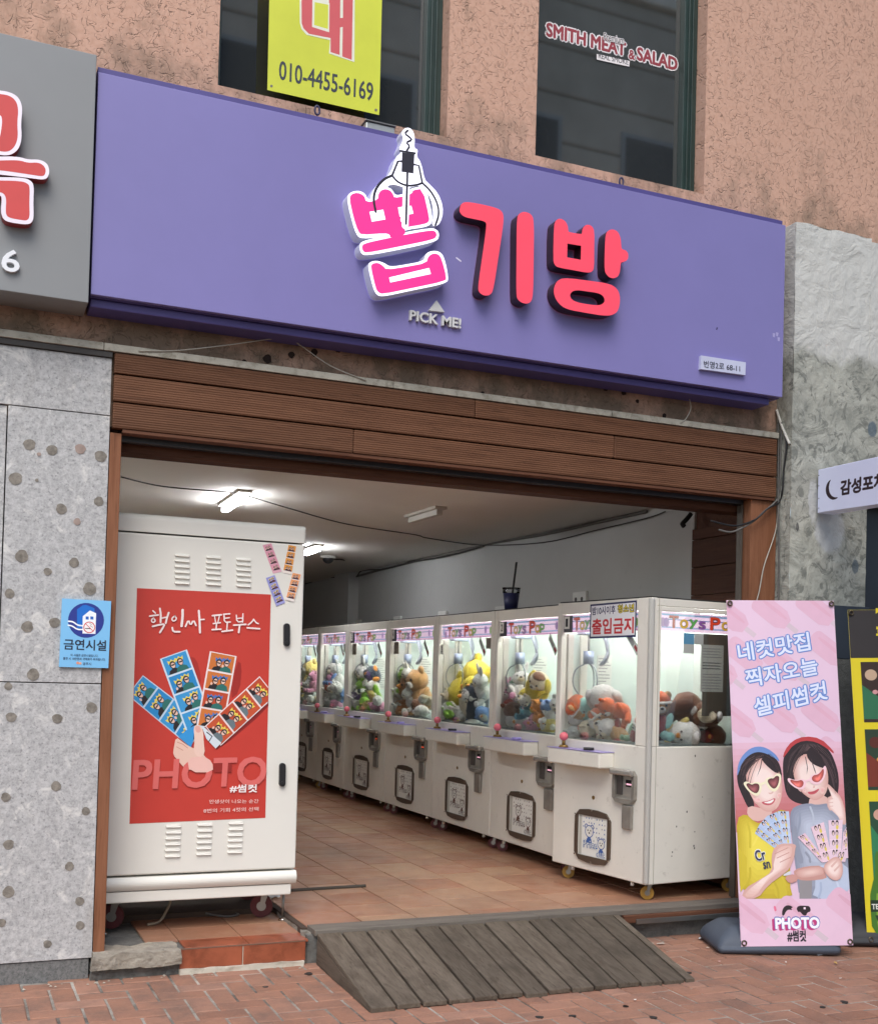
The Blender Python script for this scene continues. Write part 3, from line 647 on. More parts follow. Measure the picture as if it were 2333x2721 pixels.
WB('claw_body', [(395, 180), (362, 205), (335, 295), (268, 345), (228, 405), (215, 460), (232, 520), (262, 520), (262, 450), (285, 400), (340, 350), (420, 380), (505, 362), (545, 410), (570, 470), (575, 540), (565, 590), (600, 592), (625, 545), (628, 480), (600, 405), (545, 350), (525, 330), (505, 235), (480, 200), (488, 160), (466, 155), (470, 100), (462, 60), (440, 38), (410, 42), (395, 70), (405, 100), (395, 130), (380, 155)], .0008, 1)
ar = Art(fl_, .0012); ar.tr = lambda p: fl_.pix(ZL(p)); px1 = (fl_.pix(ZL((1000, 0)))-fl_.pix(ZL((900, 0)))).length/100
ar.poly([(102, 440), (112, 412), (150, 404), (185, 420), (198, 460), (262, 446), (266, 405), (292, 384), (328, 388), (348, 412), (354, 434), (412, 424), (455, 408), (458, 390), (514, 382), (552, 545), (548, 570), (520, 582), (412, 600), (418, 645), (330, 660), (330, 640), (300, 632), (170, 642), (150, 620), (125, 545)], M_PINK, 1)
ar.poly([(172, 708), (182, 690), (330, 658), (420, 640), (560, 615), (588, 622), (594, 648), (575, 668), (400, 704), (200, 744), (178, 735)], M_PINK, 2)
ar.poly([(222, 822), (230, 804), (262, 798), (290, 815), (310, 838), (420, 822), (535, 800), (545, 762), (575, 745), (605, 752), (622, 780), (648, 880), (640, 902), (450, 942), (290, 975), (262, 965), (248, 935)], M_PINK, 1)
for q in ([(215, 512), (292, 500), (305, 555), (228, 568)], [(375, 487), (450, 478), (462, 522), (385, 540)], [(325, 882), (550, 828), (560, 862), (332, 910)]): ar.poly(q, M_WLED)
M_INKB = paint((40, 38, 50), .5)
ar.line([(342, 345), (425, 372), (400, 560)], 10*px1, M_WLED)
ar.line([(425, 300), (415, 590)], 17*px1, M_WLED)
ar.line([(430, 55), (412, 72), (440, 92), (455, 108), (420, 122), (442, 142), (425, 168)], 5*px1, M_INKB, 1)
ar.poly([(398, 178), (468, 188), (462, 297), (395, 287)], M_INKB); ar.poly([(384, 163), (476, 178), (474, 190), (384, 175)], M_INKB)
ar.line([(398, 228), (375, 228), (342, 308)], 5*px1, M_INKB); ar.line([(460, 245), (492, 252), (512, 350)], 5*px1, M_INKB)
ar.line([(342, 308), (295, 328), (250, 380), (236, 440), (250, 512)], 6*px1, M_INKB, 2); ar.line([(512, 350), (560, 395), (598, 465), (606, 530), (585, 588)], 5*px1, M_INKB, 2)
ar.line([(342, 308), (372, 345), (425, 367), (480, 362), (512, 350)], 5*px1, M_INKB, 2); ar.line([(428, 290), (420, 580)], 5.5*px1, M_INKB)
ar.done('letter_face', sg)
# small raised lettering
M_SILV = paint((206, 206, 204), .45, 0, .08)
def raised_text(name, parent, fr, t, p0, p1, h, d, mat, bold=.0, side=None):
    V, F, ar_ = text_data(t, bold); dd = p1-p0; n = Vector((-dd.y, dd.x)).normalized(); k = len(V)
    A = [p0+dd*x+n*(y*h) for x, y in V]; VV = [fr.w(a.x, a.y, d) for a in A]+[fr.w(a.x, a.y, 0) for a in A]; FF = []; ed = {}
    for f in F:
        a, b, c = (A[i] for i in f[:3]); f = f if (b-a).cross(c-a) > 0 else f[::-1]; FF.append(f)
        for i in range(len(f)):
            e = (f[i], f[(i+1) % len(f)]); ed[e] = 1
    for (a, b) in ed:
        if (b, a) not in ed: FF.append((b, a, a+k, b+k))
    return link(name, mesh(VV, FF), mat, parent)
fpk = facade(SY-.0005); q = lambda x, y: fpk.pix(ZL((x, y)))
raised_text('small_lettering', sg, fpk, 'PICK ME!', q(434, 1126), q(722, 1174), (q(434, 1068)-q(434, 1126)).length, .02, M_SILV, .022)
solid('small_triangle', sg, fpk, [[q(585, 1016), (q(541, 1072)), q(630, 1082)]], 0, .02, M_SILV)
cs = [fpk.pix(ZD(p)) for p in ((1073, 513), (1248, 540), (1246, 590), (1070, 566))]
solid('address_plate', sg, fpk, [cs], 0, .022, paint((196, 200, 222), .45))
fpa = facade(SY-.0235); a_ = Art(fpa); a_.tr = lambda p: fpa.pix(ZD(p)); a_.text('번영2로 68-11', (1091, 556), (1234, 575), .042, (40, 42, 60), .008); a_.done('address_text', sg)
a_ = Art(facade(SY), .0006); a_.tr = lambda p: fs.pix(ZD(p))
for p in ((1367, 430), (1380, 427), (1386, 446)): a_.poly([(p[0]-5, p[1]-9), (p[0]+5, p[1]-7), (p[0]+3, p[1]+8), (p[0]-4, p[1]+6)], (170, 164, 206))
a_.poly([(1142, 398), (1147, 400), (1143, 410), (1139, 407)], (60, 52, 96)); a_.line([(118, 125), (135, 138)], .004, (220, 215, 235)); a_.done('scuff_marks', sg)
for x, y in ((843, 292), (1651, 482)):
    p = at(x, y, SY+.1); pts = [p+Vector((.0, 0, .0))+Vector((.013*math.sin(t), 0, .024*math.cos(t))) for t in (2*math.pi*k/14 for k in range(14))]
    tube('lifting_eye', sg, pts, .006, paint((58, 52, 84), .5), 6, closed=True)
ld = thing('sign_floodlight', 'small silver floodlight box clipped on the top edge of the purple sign', 'lamp', at(1010, 345, -.1))
a, b = at(971, 333, -.14), at(1047, 350, -.14)
box('housing', ld, a.x, b.x, -.15, -.05, a.z-.045, a.z+.022, paint((186, 190, 188), .35, .6), .006); box('cover_lip', ld, a.x-.006, b.x+.006, -.158, -.045, a.z+.023, a.z+.030, M_STEEL, .002)
tube('cable', ld, spline([(a.x, -.1, a.z-.03), (a.x-.05, -.09, a.z-.028), (a.x-.12, -.09, a.z-.012), (a.x-.16, -.05, a.z-.03)], 5), .005, M_BLACK, 6)

gs = thing('grey_sign', 'plain grey sign panel with a red Korean letter, cut by the left edge', 'sign', (-.2, -.24, 3.285))
M_GREY = paint((134, 136, 136), .5, 0, .06, 1.2); fgs = facade(-.245); ZG = zoom(0, 150, 2.96); ph = facade(-.245-.06)
box('sign_panel', gs, -3.6, .5605, -.245, -.003, 3.283, 4.486, M_GREY, .003)
M_RL = paint((196, 66, 62), .4, 0, .05, 8, emit=.12*EK); M_RLS = paint((150, 44, 46), .4); M_WL = paint((232, 222, 232), .45, emit=.15*EK)
Q = lambda pts, n=2: [ph.pix(ZG(p)) for p in (chaikin(pts, n) if n else pts)]
def gl(outer, inner, holes=()):
    solid('letter', gs, ph, [Q(outer)], -.058, 0, M_WL, M_RLS); r_ = Art(ph, .0005); r_.tr = lambda p: ph.pix(ZG(p)); r_.poly(inner, M_RL, 2)
    for h in holes: r_.poly(h, M_WL, 2)
    r_.done('letter_face', gs)
gl([(-330, 300), (-300, 240), (0, 262), (90, 280), (150, 320), (178, 400), (165, 520), (172, 640), (150, 720), (100, 765), (40, 778), (-60, 760), (-330, 700)], [(-310, 310), (-280, 265), (0, 290), (80, 305), (130, 350), (145, 420), (135, 520), (142, 630), (120, 700), (80, 740), (30, 748), (-60, 730), (-310, 670)], [[(-200, 420), (0, 450), (20, 490), (5, 610), (-10, 650), (-200, 620)]])
gl([(-330, 800), (0, 782), (150, 785), (220, 808), (310, 806), (370, 835), (390, 890), (380, 945), (345, 968), (250, 955), (0, 925), (-330, 900)], [(-330, 830), (0, 815), (150, 812), (220, 835), (300, 830), (345, 855), (362, 890), (352, 930), (330, 940), (250, 928), (0, 890), (-330, 870)])
gl([(-330, 950), (0, 945), (180, 950), (240, 970), (268, 1010), (262, 1150), (266, 1270), (245, 1310), (200, 1320), (60, 1300), (20, 1270), (5, 1210), (15, 1110), (0, 1085), (-330, 1060)], [(-330, 975), (0, 972), (170, 978), (215, 995), (235, 1020), (230, 1150), (234, 1260), (215, 1285), (190, 1288), (75, 1268), (48, 1245), (45, 1200), (50, 1120), (35, 1080), (0, 1062), (-330, 1030)])
f6 = facade(-.2455); q6 = lambda x, y: f6.pix(ZG((x, y))); raised_text('number', gs, f6, '6', q6(8, 1692), q6(152, 1712), (q6(8, 1515)-q6(8, 1692)).length, .02, paint((236, 238, 240), .4), .012)

# no-smoking plate
ns = thing('no_smoking_plate', 'light blue no-smoking plate with a white house emblem on the granite', 'sign', (.62, -.05, 1.53))
ZN = zoom(0, 1300, 2.0906); fn = facade(-.045); cn = [fn.pix(ZN(p)) for p in ((345, 607), (618, 622), (602, 995), (328, 988))]
solid('plate', ns, fn, [cn], -.012, 0, paint((126, 190, 232), .35, 0, .03)); a_ = Art(fn); a_.tr = lambda p: fn.pix(ZN(p))
cc = lambda x, y, r: [(x+r*math.cos(t), y+r*.97*math.sin(t)) for t in (2*math.pi*k/30 for k in range(30))]
a_.poly(cc(478, 729, 100), (34, 52, 138)); a_.poly([(428, 668), (460, 645), (480, 643), (525, 662), (525, 690), (460, 720), (460, 772), (428, 772)], (16, 108, 200))
a_.poly([(460, 706), (500, 674), (534, 690), (530, 805), (458, 802)], (240, 244, 248))
for x in (476, 502): a_.poly([(x, 707), (x+17, 708), (x+17, 725), (x, 724)], (38, 100, 190))
a_.line([(380, 734), (405, 736), (430, 756), (462, 760)], .0035, (240, 244, 248), 2); a_.line([(379, 756), (402, 760), (428, 780), (462, 780)], .0035, (240, 244, 248), 2)
a_.poly(cc(496, 768, 33), (206, 60, 60)); a_.poly(cc(496, 768, 28), (244, 238, 236)); a_.line([(474, 774), (502, 775)], .002, (30, 30, 36)); a_.line([(498, 745), (510, 752), (500, 760), (516, 768)], .001, (60, 60, 66)); a_.line([(474, 746), (518, 790)], .0016, (206, 60, 60))
a_.text('금연시설', (352, 892), (590, 900), .054, (24, 30, 52), .02); a_.text('이 시설은 금연시설입니다.', (392, 929), (546, 934), .013, (40, 52, 84), .012); a_.text('흡연 시 10만원의 과태료가 부과됩니다.', (350, 948), (586, 955), .0135, (40, 52, 84), .012)
a_.poly(cc(432, 966, 8), (224, 146, 120)); a_.poly(cc(446, 968, 7), (230, 170, 140)); a_.text('공주시', (460, 978), (506, 979), .014, (52, 62, 92), .01); a_.done('plate_print', ns)

# yellow rental banner hanging in the left upper window
yb = thing('yellow_banner', 'yellow rental banner with red Korean letter and phone number hanging on the left window', 'banner', (1.8, .02, 4.66))
fy = facade(.02); ZY = zoom(680, 0, 3.554); cy_ = [(130, -700), (1192, -700), (1165, 1082), (108, 845)]
nx, ny = 14, 18; V = []; F = []
c0 = [fy.pix(ZY(p)) for p in ((135, -400), (1200, -400), (1165, 1082), (108, 845))]
for j in range(ny+1):
    for i in range(nx+1):
        u_, v_ = i/nx, j/ny; p = (c0[0]*(1-u_)+c0[1]*u_)*(1-v_)+(c0[3]*(1-u_)+c0[2]*u_)*v_; V.append(fy.w(p.x, p.y, .0))
F = [(j*(nx+1)+i, (j+1)*(nx+1)+i, (j+1)*(nx+1)+i+1, j*(nx+1)+i+1) for j in range(ny) for i in range(nx)]
link('cloth', mesh(V, F, True), paint((206, 212, 62), .55, 0, .1, 2), yb)
a_ = Art(fy, .0008); a_.tr = lambda p: fy.pix(ZY(p))
wht = (226, 226, 206); red = (205, 88, 92)
a_.poly([(410, -380), (415, 210), (430, 270), (480, 325), (700, 375), (690, 500), (790, 535), (930, 582), (935, -400)], wht)
a_.poly([(428, -380), (432, 215), (450, 265), (500, 315), (705, 355), (705, 488), (790, 515), (795, 255), (820, 250), (815, 530), (905, 562), (922, -400), (826, -400), (822, 165), (795, 165), (800, -400), (690, -400), (690, 300), (530, 250), (540, -380)], red)
a_.poly([(535, -380), (532, 250), (692, 300), (695, 25), (560, 5), (560, -380)], wht); a_.poly([(555, 15), (550, 232), (680, 270), (684, 40)], (206, 212, 62))
a_.text('010-4455-6169', (215, 745), (1105, 955), .104, (52, 58, 66), .012, (0, 1)); 
for p in ((147, 808), (1133, 1035)): a_.poly(cc(p[0], p[1], 13), (120, 116, 100))
a_.done('print', yb)

# shop lettering stuck on the window panes
def decal(label, Z, base):
    d = thing('window_lettering', label, 'lettering', base); fr = facade(.149); A = Art(fr, .0006, .00008); A.tr = lambda p: fr.pix(Z(p))
    W_ = (232, 226, 224); RD = (150, 58, 66); up = (0, 1)
    A.otext('SMITH MEAT', (470, 141), (784, 222), .088, RD, W_, .035, .07, up); A.otext('&', (794, 230), (820, 238), .062, RD, W_, .03, .07, up); A.otext('SALAD', (826, 236), (986, 280), .088, RD, W_, .035, .07, up)
    A.otext('Premium', (696, 155), (775, 173), .044, (60, 60, 62), W_, .004, .06, up)
    A.poly([(668, 212), (798, 240), (796, 262), (668, 234)], W_); A.text('REAL SMOKE', (675, 229), (792, 255), .034, (60, 56, 58), .006, up)
    return A.done('letters', d)
ZR = zoom(1133, 0, 1.4808); decal('red and white English shop lettering across the right upper window', ZR, (3.6, .14, 5.3))
ZR2 = zoom(1133-812, -177, 1.4808); decal('end of red and white shop lettering at the top of the left upper window', ZR2, (1.8, .14, 5.6))

# projecting sign on the right
pj = thing('projecting_sign', 'white projecting sign with black crescent and Korean letters on the pillar', 'sign', (4.98, -.4, 2.55))
pa, pb = at(2174, 1248, -.185), at(2174, 1364, -.185); XP = pa.x
M_PJ = paint((206, 210, 232), .35, 0, .04, 2, emit=.08*EK)
box('light_box', pj, XP, XP+.13, -1.65, -.185, pb.z, pa.z, M_PJ, .004); 
fpj = Frame((XP-.0005, 0, 0), (0, -1, 0), (0, 0, 1)); ZJ = zoom(2000, 1100, 3.769); a_ = Art(fpj); a_.tr = lambda p: fpj.pix(ZJ(p)); dk = (44, 26, 34)
a_.poly([(664, 575), (1400, 430), (1400, 880), (664, 985)], M_PJ); a_.poly([(788, 648), (745, 690), (728, 760), (745, 825), (790, 862), (835, 855), (860, 832), (810, 835), (775, 800), (762, 745), (770, 690)], dk, 2)
a_.text('감성포차', (876, 822), (1330, 745), .098, dk, .035); 
for y in (615, 720, 845, 943): a_.poly(cc(663, y, 5), (60, 60, 80))
a_.done('print', pj)
for z in (pb.z+.05, pa.z-.05): cyl('bolt', pj, (XP+.06, -.186, z), (XP+.06, -.14, z), .012, M_STEEL, 10)

# cables down the right jamb
M_CABG = paint((96, 94, 90), .7); M_CABW = paint((188, 186, 178), .7)
def cable(label, pts, r, mat, Y=-.07, zs=None): 
    pp = [(atx(x+13, y, 4.857) if x > 2046 and Y > -.2 else at(x, y, Y)) for x, y in pts]; return tag(tube('cable', None, spline(pp, 6), r, mat, 6), label, 'cable')
cable('thin grey cable running straight down beside the right door jamb', [ZP(p) for p in ((210, 60), (208, 400), (206, 800), (214, 1200), (212, 1700), (208, 2060))], .006, M_CABG, -.06)
cable('second grey cable bowing out beside the right door jamb', [ZP(p) for p in ((240, 80), (232, 350), (222, 700), (200, 850), (110, 980), (0, 1080), (-200, 1180), (-340, 1160))], .006, M_CABG, -.065)
cable('dark cable curling back under the shutter box at the right', [ZP(p) for p in ((265, 180), (290, 320), (262, 560), (250, 760), (215, 880), (150, 950), (20, 1060), (-180, 1120), (-420, 1070))], .006, M_BLACK, -.07)
cable('white cable bundle hanging from the sign end over the pillar edge', [ZP(p) for p in ((190, -40), (235, 100), (280, 210), (320, 300))], .009, M_CABW, -.1)
cable('pale string hanging loose in front of the right door jamb', [ZP(p) for p in ((205, 820), (185, 1150), (115, 1520), (60, 1800), (-10, 2020))], .004, M_ROPE, -.06)
cable('pale string sagging below the purple sign on the left', [ZC(p) for p in ((545, 492), (700, 490), (900, 468), (1120, 440), (1180, 468), (1300, 550), (1440, 608))], .003, M_ROPE, -.06)
cable('short pale string loop under the sign at the right', [ZD(p) for p in ((1035, 680), (1040, 720), (1020, 760), (1000, 775))], .003, M_ROPE, -.06)
# ================================================================== PHOTO BOOTH
M_CREAM = paint((226, 224, 214), .38, 0, .04, 2, dirt=(9, .7, .35)); M_VINYL = paint((40, 40, 42), .4)
BX0, BX1, BY, BZ0, BZ1 = .765, 1.822, .275, .30, 2.362
pb_ = thing('photo_booth', 'tall cream photo booth cabinet with a red poster standing inside the entrance', 'photo booth', (1.29, .4, .13)); fb = facade(BY)
ZS = zoom(250, 2200, 2.962); b1 = fb.pix(ZS((1590, 330))).y; b2 = fb.pix(ZS((1590, 440))).y; t1 = fb.pix((811, 1446)).y
box('body', pb_, BX0, BX1, BY, BY+.68, b1+.006, t1-.004, M_CREAM, .010, seg=3)
def cap_me():
    pr = [(BY-.004, t1+.004)]+[(BY-.004+.032-.032*math.cos(t), BZ1-.032+.032*math.sin(t)) for t in (math.pi/2*k/6 for k in range(7))]+[(BY+.69, BZ1), (BY+.69, t1+.004)]; n = len(pr); V = []; F = []
    for x, d in ((BX0-.004, .0), (BX1-.010, .0), (BX1-.002, -.003), (BX1+.004, -.012)):
        V += [(x, max(y, BY-.004-d), min(z, BZ1+d*.8) if z > t1+.01 else z) for y, z in pr]
    for r_ in range(3):
        for i in range(n): F.append((r_*n+i, r_*n+(i+1) % n, (r_+1)*n+(i+1) % n, (r_+1)*n+i))
    F += [tuple(range(n))[::-1], tuple(range(3*n, 4*n))]; me = mesh(V, F); bm = bmesh.new(); bm.from_mesh(me); bmesh.ops.recalc_face_normals(bm, faces=bm.faces[:]); bm.to_mesh(me); bm.free(); return me
link('top_cap', cap_me(), M_CREAM, pb_)
def skirt():
    V = []; F = []; pr = []
    for k in range(9): t = math.pi*(k/8); pr.append((BY-.004-.016*math.sin(t)+.0, b1-.004-(b1-b2-.008)*k/8))
    for x in (BX0-.008, BX1+.002):
        V += [(x, y, z) for y, z in pr]+[(x, BY+.66, pr[-1][1]), (x, BY+.66, pr[0][1])]
    n = 11
    for i in range(n): F.append((i, (i+1) % n, n+(i+1) % n, n+i))
    F += [tuple(range(n))[::-1], tuple(range(n, 2*n))]; me = mesh(V, F); bm = bmesh.new(); bm.from_mesh(me); bmesh.ops.recalc_face_normals(bm, faces=bm.faces[:]); bm.to_mesh(me); bm.free(); return me
link('skirt_bulge', skirt(), M_CREAM, pb_)
box('bottom_rail', pb_, BX0, BX1-.022, BY+.002, BY+.64, BZ0, b2-.001, M_CREAM, .006)
def louver(c, w, h):
    V = []; F = []; n = 10
    for (d, hh) in ((0, h), (.007, h*.72)):
        for k in range(n): t = 2*math.pi*k/n; V.append((c.x+(w-h)*(1 if math.cos(t) > 0 else -1)+math.cos(t)*hh*(1 if abs(math.cos(t)) > .01 else 0), BY-d-.0005-(.004 if d and math.sin(t) < 0 else 0), c.y+math.sin(t)*hh))
    F = [tuple(range(n, 2*n))[::-1]]+[(k, n+k, n+(k+1) % n, (k+1) % n) for k in range(n)]; return mesh(V, F)
ZV = zoom(300, 1400, 3.231)
for cx_, ys_ in ((594, (245, 293, 341, 388, 435, 483)), (862, (262, 308, 354, 400, 447, 493)), (1121, (280, 324, 370, 415, 461, 507))):
    for y in ys_: link('louver', louver(fb.pix(ZV((cx_, y))), .042, .0082), M_CREAM, pb_)
for xs3, ys_ in (((625, 620, 616), (-12, 36, 82, 128, 175, 222)), ((872, 866, 862), (-25, 22, 68, 114, 160, 206)), ((1115, 1110, 1106), (-36, 10, 56, 100, 146, 190))):
    for k, y in enumerate(ys_): link('louver', louver(fb.pix(ZS((xs3[k//2], y))), .042, .0082), M_CREAM, pb_)
for p0_, p1_ in (((1488, 845), (1487, 1015)), ):
    pass
def lock(a, b):
    o = solid('lock_handle', pb_, fb, [[(a.x+.0175*math.cos(t), a.y-.0175+.0175*math.sin(t)) for t in (math.pi*k/8 for k in range(9))]+[(b.x+.0175*math.cos(t), b.y+.0175+.0175*math.sin(t)) for t in (math.pi+math.pi*k/8 for k in range(9))]], 0, .018, M_VINYL); c = (b.x, BY-.0185, b.y+.022)
    cyl('lock_core', o, c, (c[0], c[1]-.006, c[2]), .009, paint((70, 70, 72), .3, .6), 12)
lock(fb.pix(ZV((1489, 830))), fb.pix(ZV((1487, 1028)))); Z8 = zoom(0, 1950, 1.4808); lock(fb.pix(Z8((1110, 115))), fb.pix(Z8((1108, 208))))
# casters and feet
def caster(parent, x, y, zf, r, top, wheelmat, world=True, ang=.5, tread=None):
    sw = thing if False else None; c, s = math.cos(ang), math.sin(ang)
    ax = Vector((-s, c, 0))*.5; ctr = Vector((x, y, zf+r))
    w = cyl('caster_wheel', parent, ctr-ax*r*.6, ctr+ax*r*.6, r, wheelmat, 22, world); cyl('rim', w, ctr-ax*r*.66, ctr+ax*r*.66, r*.42, M_STEEL, 18, world)
    fk = Vector((c, s, 0))*r*.35
    V = []; F = []
    for sgn in (-1, 1):
        for dd in (0, .15):
            o = ax*r*sgn*(.75+dd); k = len(V)
            V += [ctr+o+Vector((c, s, 0))*r*.16+Vector((0, 0, -r*.16)), ctr+o-Vector((c, s, 0))*r*.16+Vector((0, 0, -r*.16)), ctr+o-Vector((c, s, 0))*r*.30+fk+Vector((0, 0, top-zf-r)), ctr+o+Vector((c, s, 0))*r*.42+fk+Vector((0, 0, top-zf-r))]
        k = len(V)-8; F += [(k, k+1, k+2, k+3), (k+4, k+7, k+6, k+5)]+[(k+i, k+4+i, k+4+(i+1) % 4, k+(i+1) % 4) for i in range(4)]
    link('caster_fork', mesh(V, F), M_STEEL, parent, world); p = ctr+fk
    box('caster_plate', parent, p.x-r*.8, p.x+r*.8, p.y-r*.8, p.y+r*.8, top-.006, top-.0005, M_STEEL, 0, world)
M_REDW = paint((88, 26, 30), .6, 0, .2, 20); M_YELW = paint((150, 112, 36), .6, 0, .2, 20)
for x, y in ((1.70, .53), (.86, .47), (1.70, .86), (.86, .86)): caster(pb_, x, y, .131 if y < .6 else FZ, .064, BZ0, M_REDW, ang=-.26)
for x, y in ((1.795, .41), (.80, .33)):
    cyl('leveling_screw', pb_, (x, y, .14), (x, y, BZ0), .008, M_STEEL, 10); cyl('leveling_foot', pb_, (x, y, .131), (x, y, .145), .028, M_CHROME, 18, r2=.016)
# poster print
fpo = facade(BY-.001); po = Art(fpo, .0003, .00003); T = lambda Z: (lambda p: fpo.pix(Z(p))); ZK = zoom(300, 1400, 3.231)
cp = [(364, 1563), (720, 1580), (705, 2174), (344, 2190)]; po.tr = lambda p: fpo.pix(p); RDP = (196, 60, 48)
po.poly(cp, RDP)
po.tr = T(ZK)
po.poly([(640, 1110), (720, 1130), (760, 1300), (745, 1380)], (170, 46, 38), 1); po.poly([(1065, 1150), (1110, 1180), (1090, 1420), (1000, 1490)], (160, 40, 34), 1); po.poly([(1335, 1480), (1335, 1560), (900, 1930), (870, 1880), (1040, 1760)], (140, 32, 28), 1)
SK = (232, 196, 178); HR = (38, 30, 32); BK = (34, 30, 34); GN = (44, 112, 104); YL = (236, 214, 92); GR = (104, 120, 126)
def strip(c0, c1, c2, c3, bgs, border, n=4, two=((BK, 1), (GN, 1)), hat=YL, frame=.06, pre=po, last=1.0):
    """a four-photo strip; c0..c1 top edge, c3..c2 bottom edge"""
    L = lambda u, v: tuple((c0[i]*(1-u)+c1[i]*u)*(1-v)+(c3[i]*(1-u)+c2[i]*u)*v for i in (0, 1))
    pre.poly([L(0, 0), L(1, 0), L(1, 1), L(0, 1)], border)
    for k in range(n):
        v0, v1 = k/n*last+.012, (k+1)/n*last-.012; bg = bgs[k % len(bgs)]; Lk = lambda u, v: L(frame+(1-2*frame)*u, v0+(v1-v0)*v)
        pre.poly([Lk(0, 0), Lk(1, 0), Lk(1, 1), Lk(0, 1)], bg)
        rg = random.Random(k*7+int(c0[0])); sh = rg.uniform(-.06, .06)
        for j, (cl, _) in enumerate(two):
            ux = (.36 if j == 0 else .68)+sh; uy = (.52 if j == 0 else .44)+rg.uniform(-.04, .04)
            E = lambda cu, cv, ru, rv, m=12: [Lk(min(1, max(0, cu+ru*math.cos(t))), min(1, max(0, cv+rv*math.sin(t)))) for t in (2*math.pi*q/m for q in range(m))]
            pre.poly([Lk(max(0, ux-.26), 1), Lk(max(.0, ux-.2), uy+.3), Lk(ux-.06, uy+.2), Lk(ux+.06, uy+.2), Lk(min(1, ux+.2), uy+.3), Lk(min(1, ux+.25), 1)], cl)
            if hat: pre.poly([Lk(ux-.15, uy-.08), Lk(ux-.17, uy-.3), Lk(ux-.06, uy-.22), Lk(ux, uy-.34), Lk(ux+.07, uy-.22), Lk(ux+.17, uy-.3), Lk(ux+.14, uy-.08)], hat)
            pre.poly(E(ux, uy, .125, .22), cl if j == 0 and hat == YL else HR); pre.poly(E(ux+.01, uy+.03, .085, .16), SK)
            pre.poly([Lk(ux-.07, uy-.03), Lk(ux+.09, uy-.03), Lk(ux+.07, uy+.05), Lk(ux-.05, uy+.05)], (30, 26, 28))
            if rg.random() < .5: pre.poly(E(ux-.14, uy+.2, .045, .09, 8), SK)
B1, B2 = (38, 138, 200), (58, 152, 210); OR, OR2 = (206, 118, 54), (190, 74, 42)
po.tr = T(ZK)
pl_ = [fpo.pix(p) for p in cp]; po.clip = (max(pl_[0].x, pl_[3].x)+.001, min(pl_[1].x, pl_[2].x)-.001, pl_[3].y, pl_[0].y)   # the outer strips are cut by the poster edge
strip((123, 1445), (258, 1275), (790, 1680), (665, 1895), (B2, B1), (190, 214, 232), 4, frame=.04)
strip((403, 1135), (635, 1053), (863, 1685), (631, 1767), (B2, B1, B2), (206, 226, 240), 4)
strip((832, 1068), (1062, 1112), (947, 1747), (717, 1708), (OR, OR, OR2), (238, 226, 224), 4, hat=(64, 120, 190))
strip((1258, 1283), (1393, 1453), (925, 1881), (790, 1711), (OR2, (198, 84, 48)), (238, 222, 220), 4, two=((BK, 1), (GR, 1)), frame=.04)
po.clip = None
po.poly([(712, 1700), (772, 1712), (930, 1856), (880, 1905), (800, 1820), (770, 1740)], (214, 224, 230)); po.line([(805, 1765), (850, 1800), (825, 1840)], .003, (60, 64, 74))
po.poly([(640, 1740), (700, 1705), (690, 1830), (668, 1895), (560, 1800)], (52, 150, 214))
# hand
SKD = (206, 150, 130)
po.poly([(540, 1805), (520, 1900), (515, 1960), (560, 2010), (600, 2060), (640, 2090), (800, 2092), (806, 2040), (790, 1960), (700, 1905), (660, 1890), (600, 1850)], SK, 1)
po.poly([(690, 1720), (715, 1700), (755, 1715), (775, 1760), (778, 1850), (790, 1950), (740, 1985), (690, 1940), (700, 1830)], (238, 204, 188), 1); po.poly([(703, 1722), (720, 1708), (745, 1716), (756, 1752), (740, 1770), (712, 1764)], (226, 170, 158), 1)
po.line([(552, 1850), (600, 1868), (640, 1900)], .0022, SKD); po.line([(545, 1890), (600, 1920)], .002, SKD)
po.tr = T(Z8); po.poly([(838, 100), (910, 108), (910, 152), (840, 152)], (150, 40, 34))
po.text('핵인싸', T(ZK)((315, 905)) and (0, 0), (1, 0), .0001, RDP) if False else None
po.tr = T(ZK); TI = (244, 228, 224)
for w_, pts in ((6, ((342, 722), (364, 742))), (7, ((314, 768), (350, 762), (388, 758))), (6, ((347, 785), (330, 798), (333, 818), (352, 822), (364, 806), (350, 788))), (8, ((402, 702), (410, 750), (408, 820))), (6, ((412, 786), (462, 776))), (8, ((478, 738), (462, 785), (452, 828))), (8, ((340, 856), (395, 842), (445, 834), (428, 868), (402, 908))),
                (6, ((530, 766), (505, 785), (508, 808), (534, 808), (546, 786), (530, 768))), (11, ((597, 716), (596, 780), (588, 852))), (8, ((508, 868), (516, 902), (572, 902))), (7, ((622, 856), (648, 796), (664, 852), (690, 798), (712, 848))), (9, ((736, 722), (742, 800), (746, 908))), (6, ((744, 798), (782, 796))),
                (7, ((852, 764), (930, 756))), (5, ((872, 772), (880, 820))), (5, ((912, 768), (900, 820))), (6, ((860, 832), (920, 824))), (6, ((888, 838), (884, 876))), (7, ((850, 884), (926, 880))),
                (6, ((948, 752), (1002, 748))), (6, ((952, 756), (956, 822), (1006, 818))), (5, ((956, 786), (998, 782))), (6, ((980, 826), (976, 884))), (7, ((934, 900), (1026, 888))),
                (6, ((1058, 760), (1062, 818), (1112, 814))), (6, ((1114, 748), (1112, 818))), (5, ((1062, 788), (1112, 784))), (7, ((1034, 846), (1140, 838))), (8, ((1086, 846), (1078, 908))),
                (6, ((1206, 794), (1188, 822), (1160, 842))), (6, ((1206, 796), (1228, 826), (1246, 832))), (7, ((1150, 868), (1200, 872), (1258, 876)))):
    po.line(pts, w_*.00062, TI, 1)
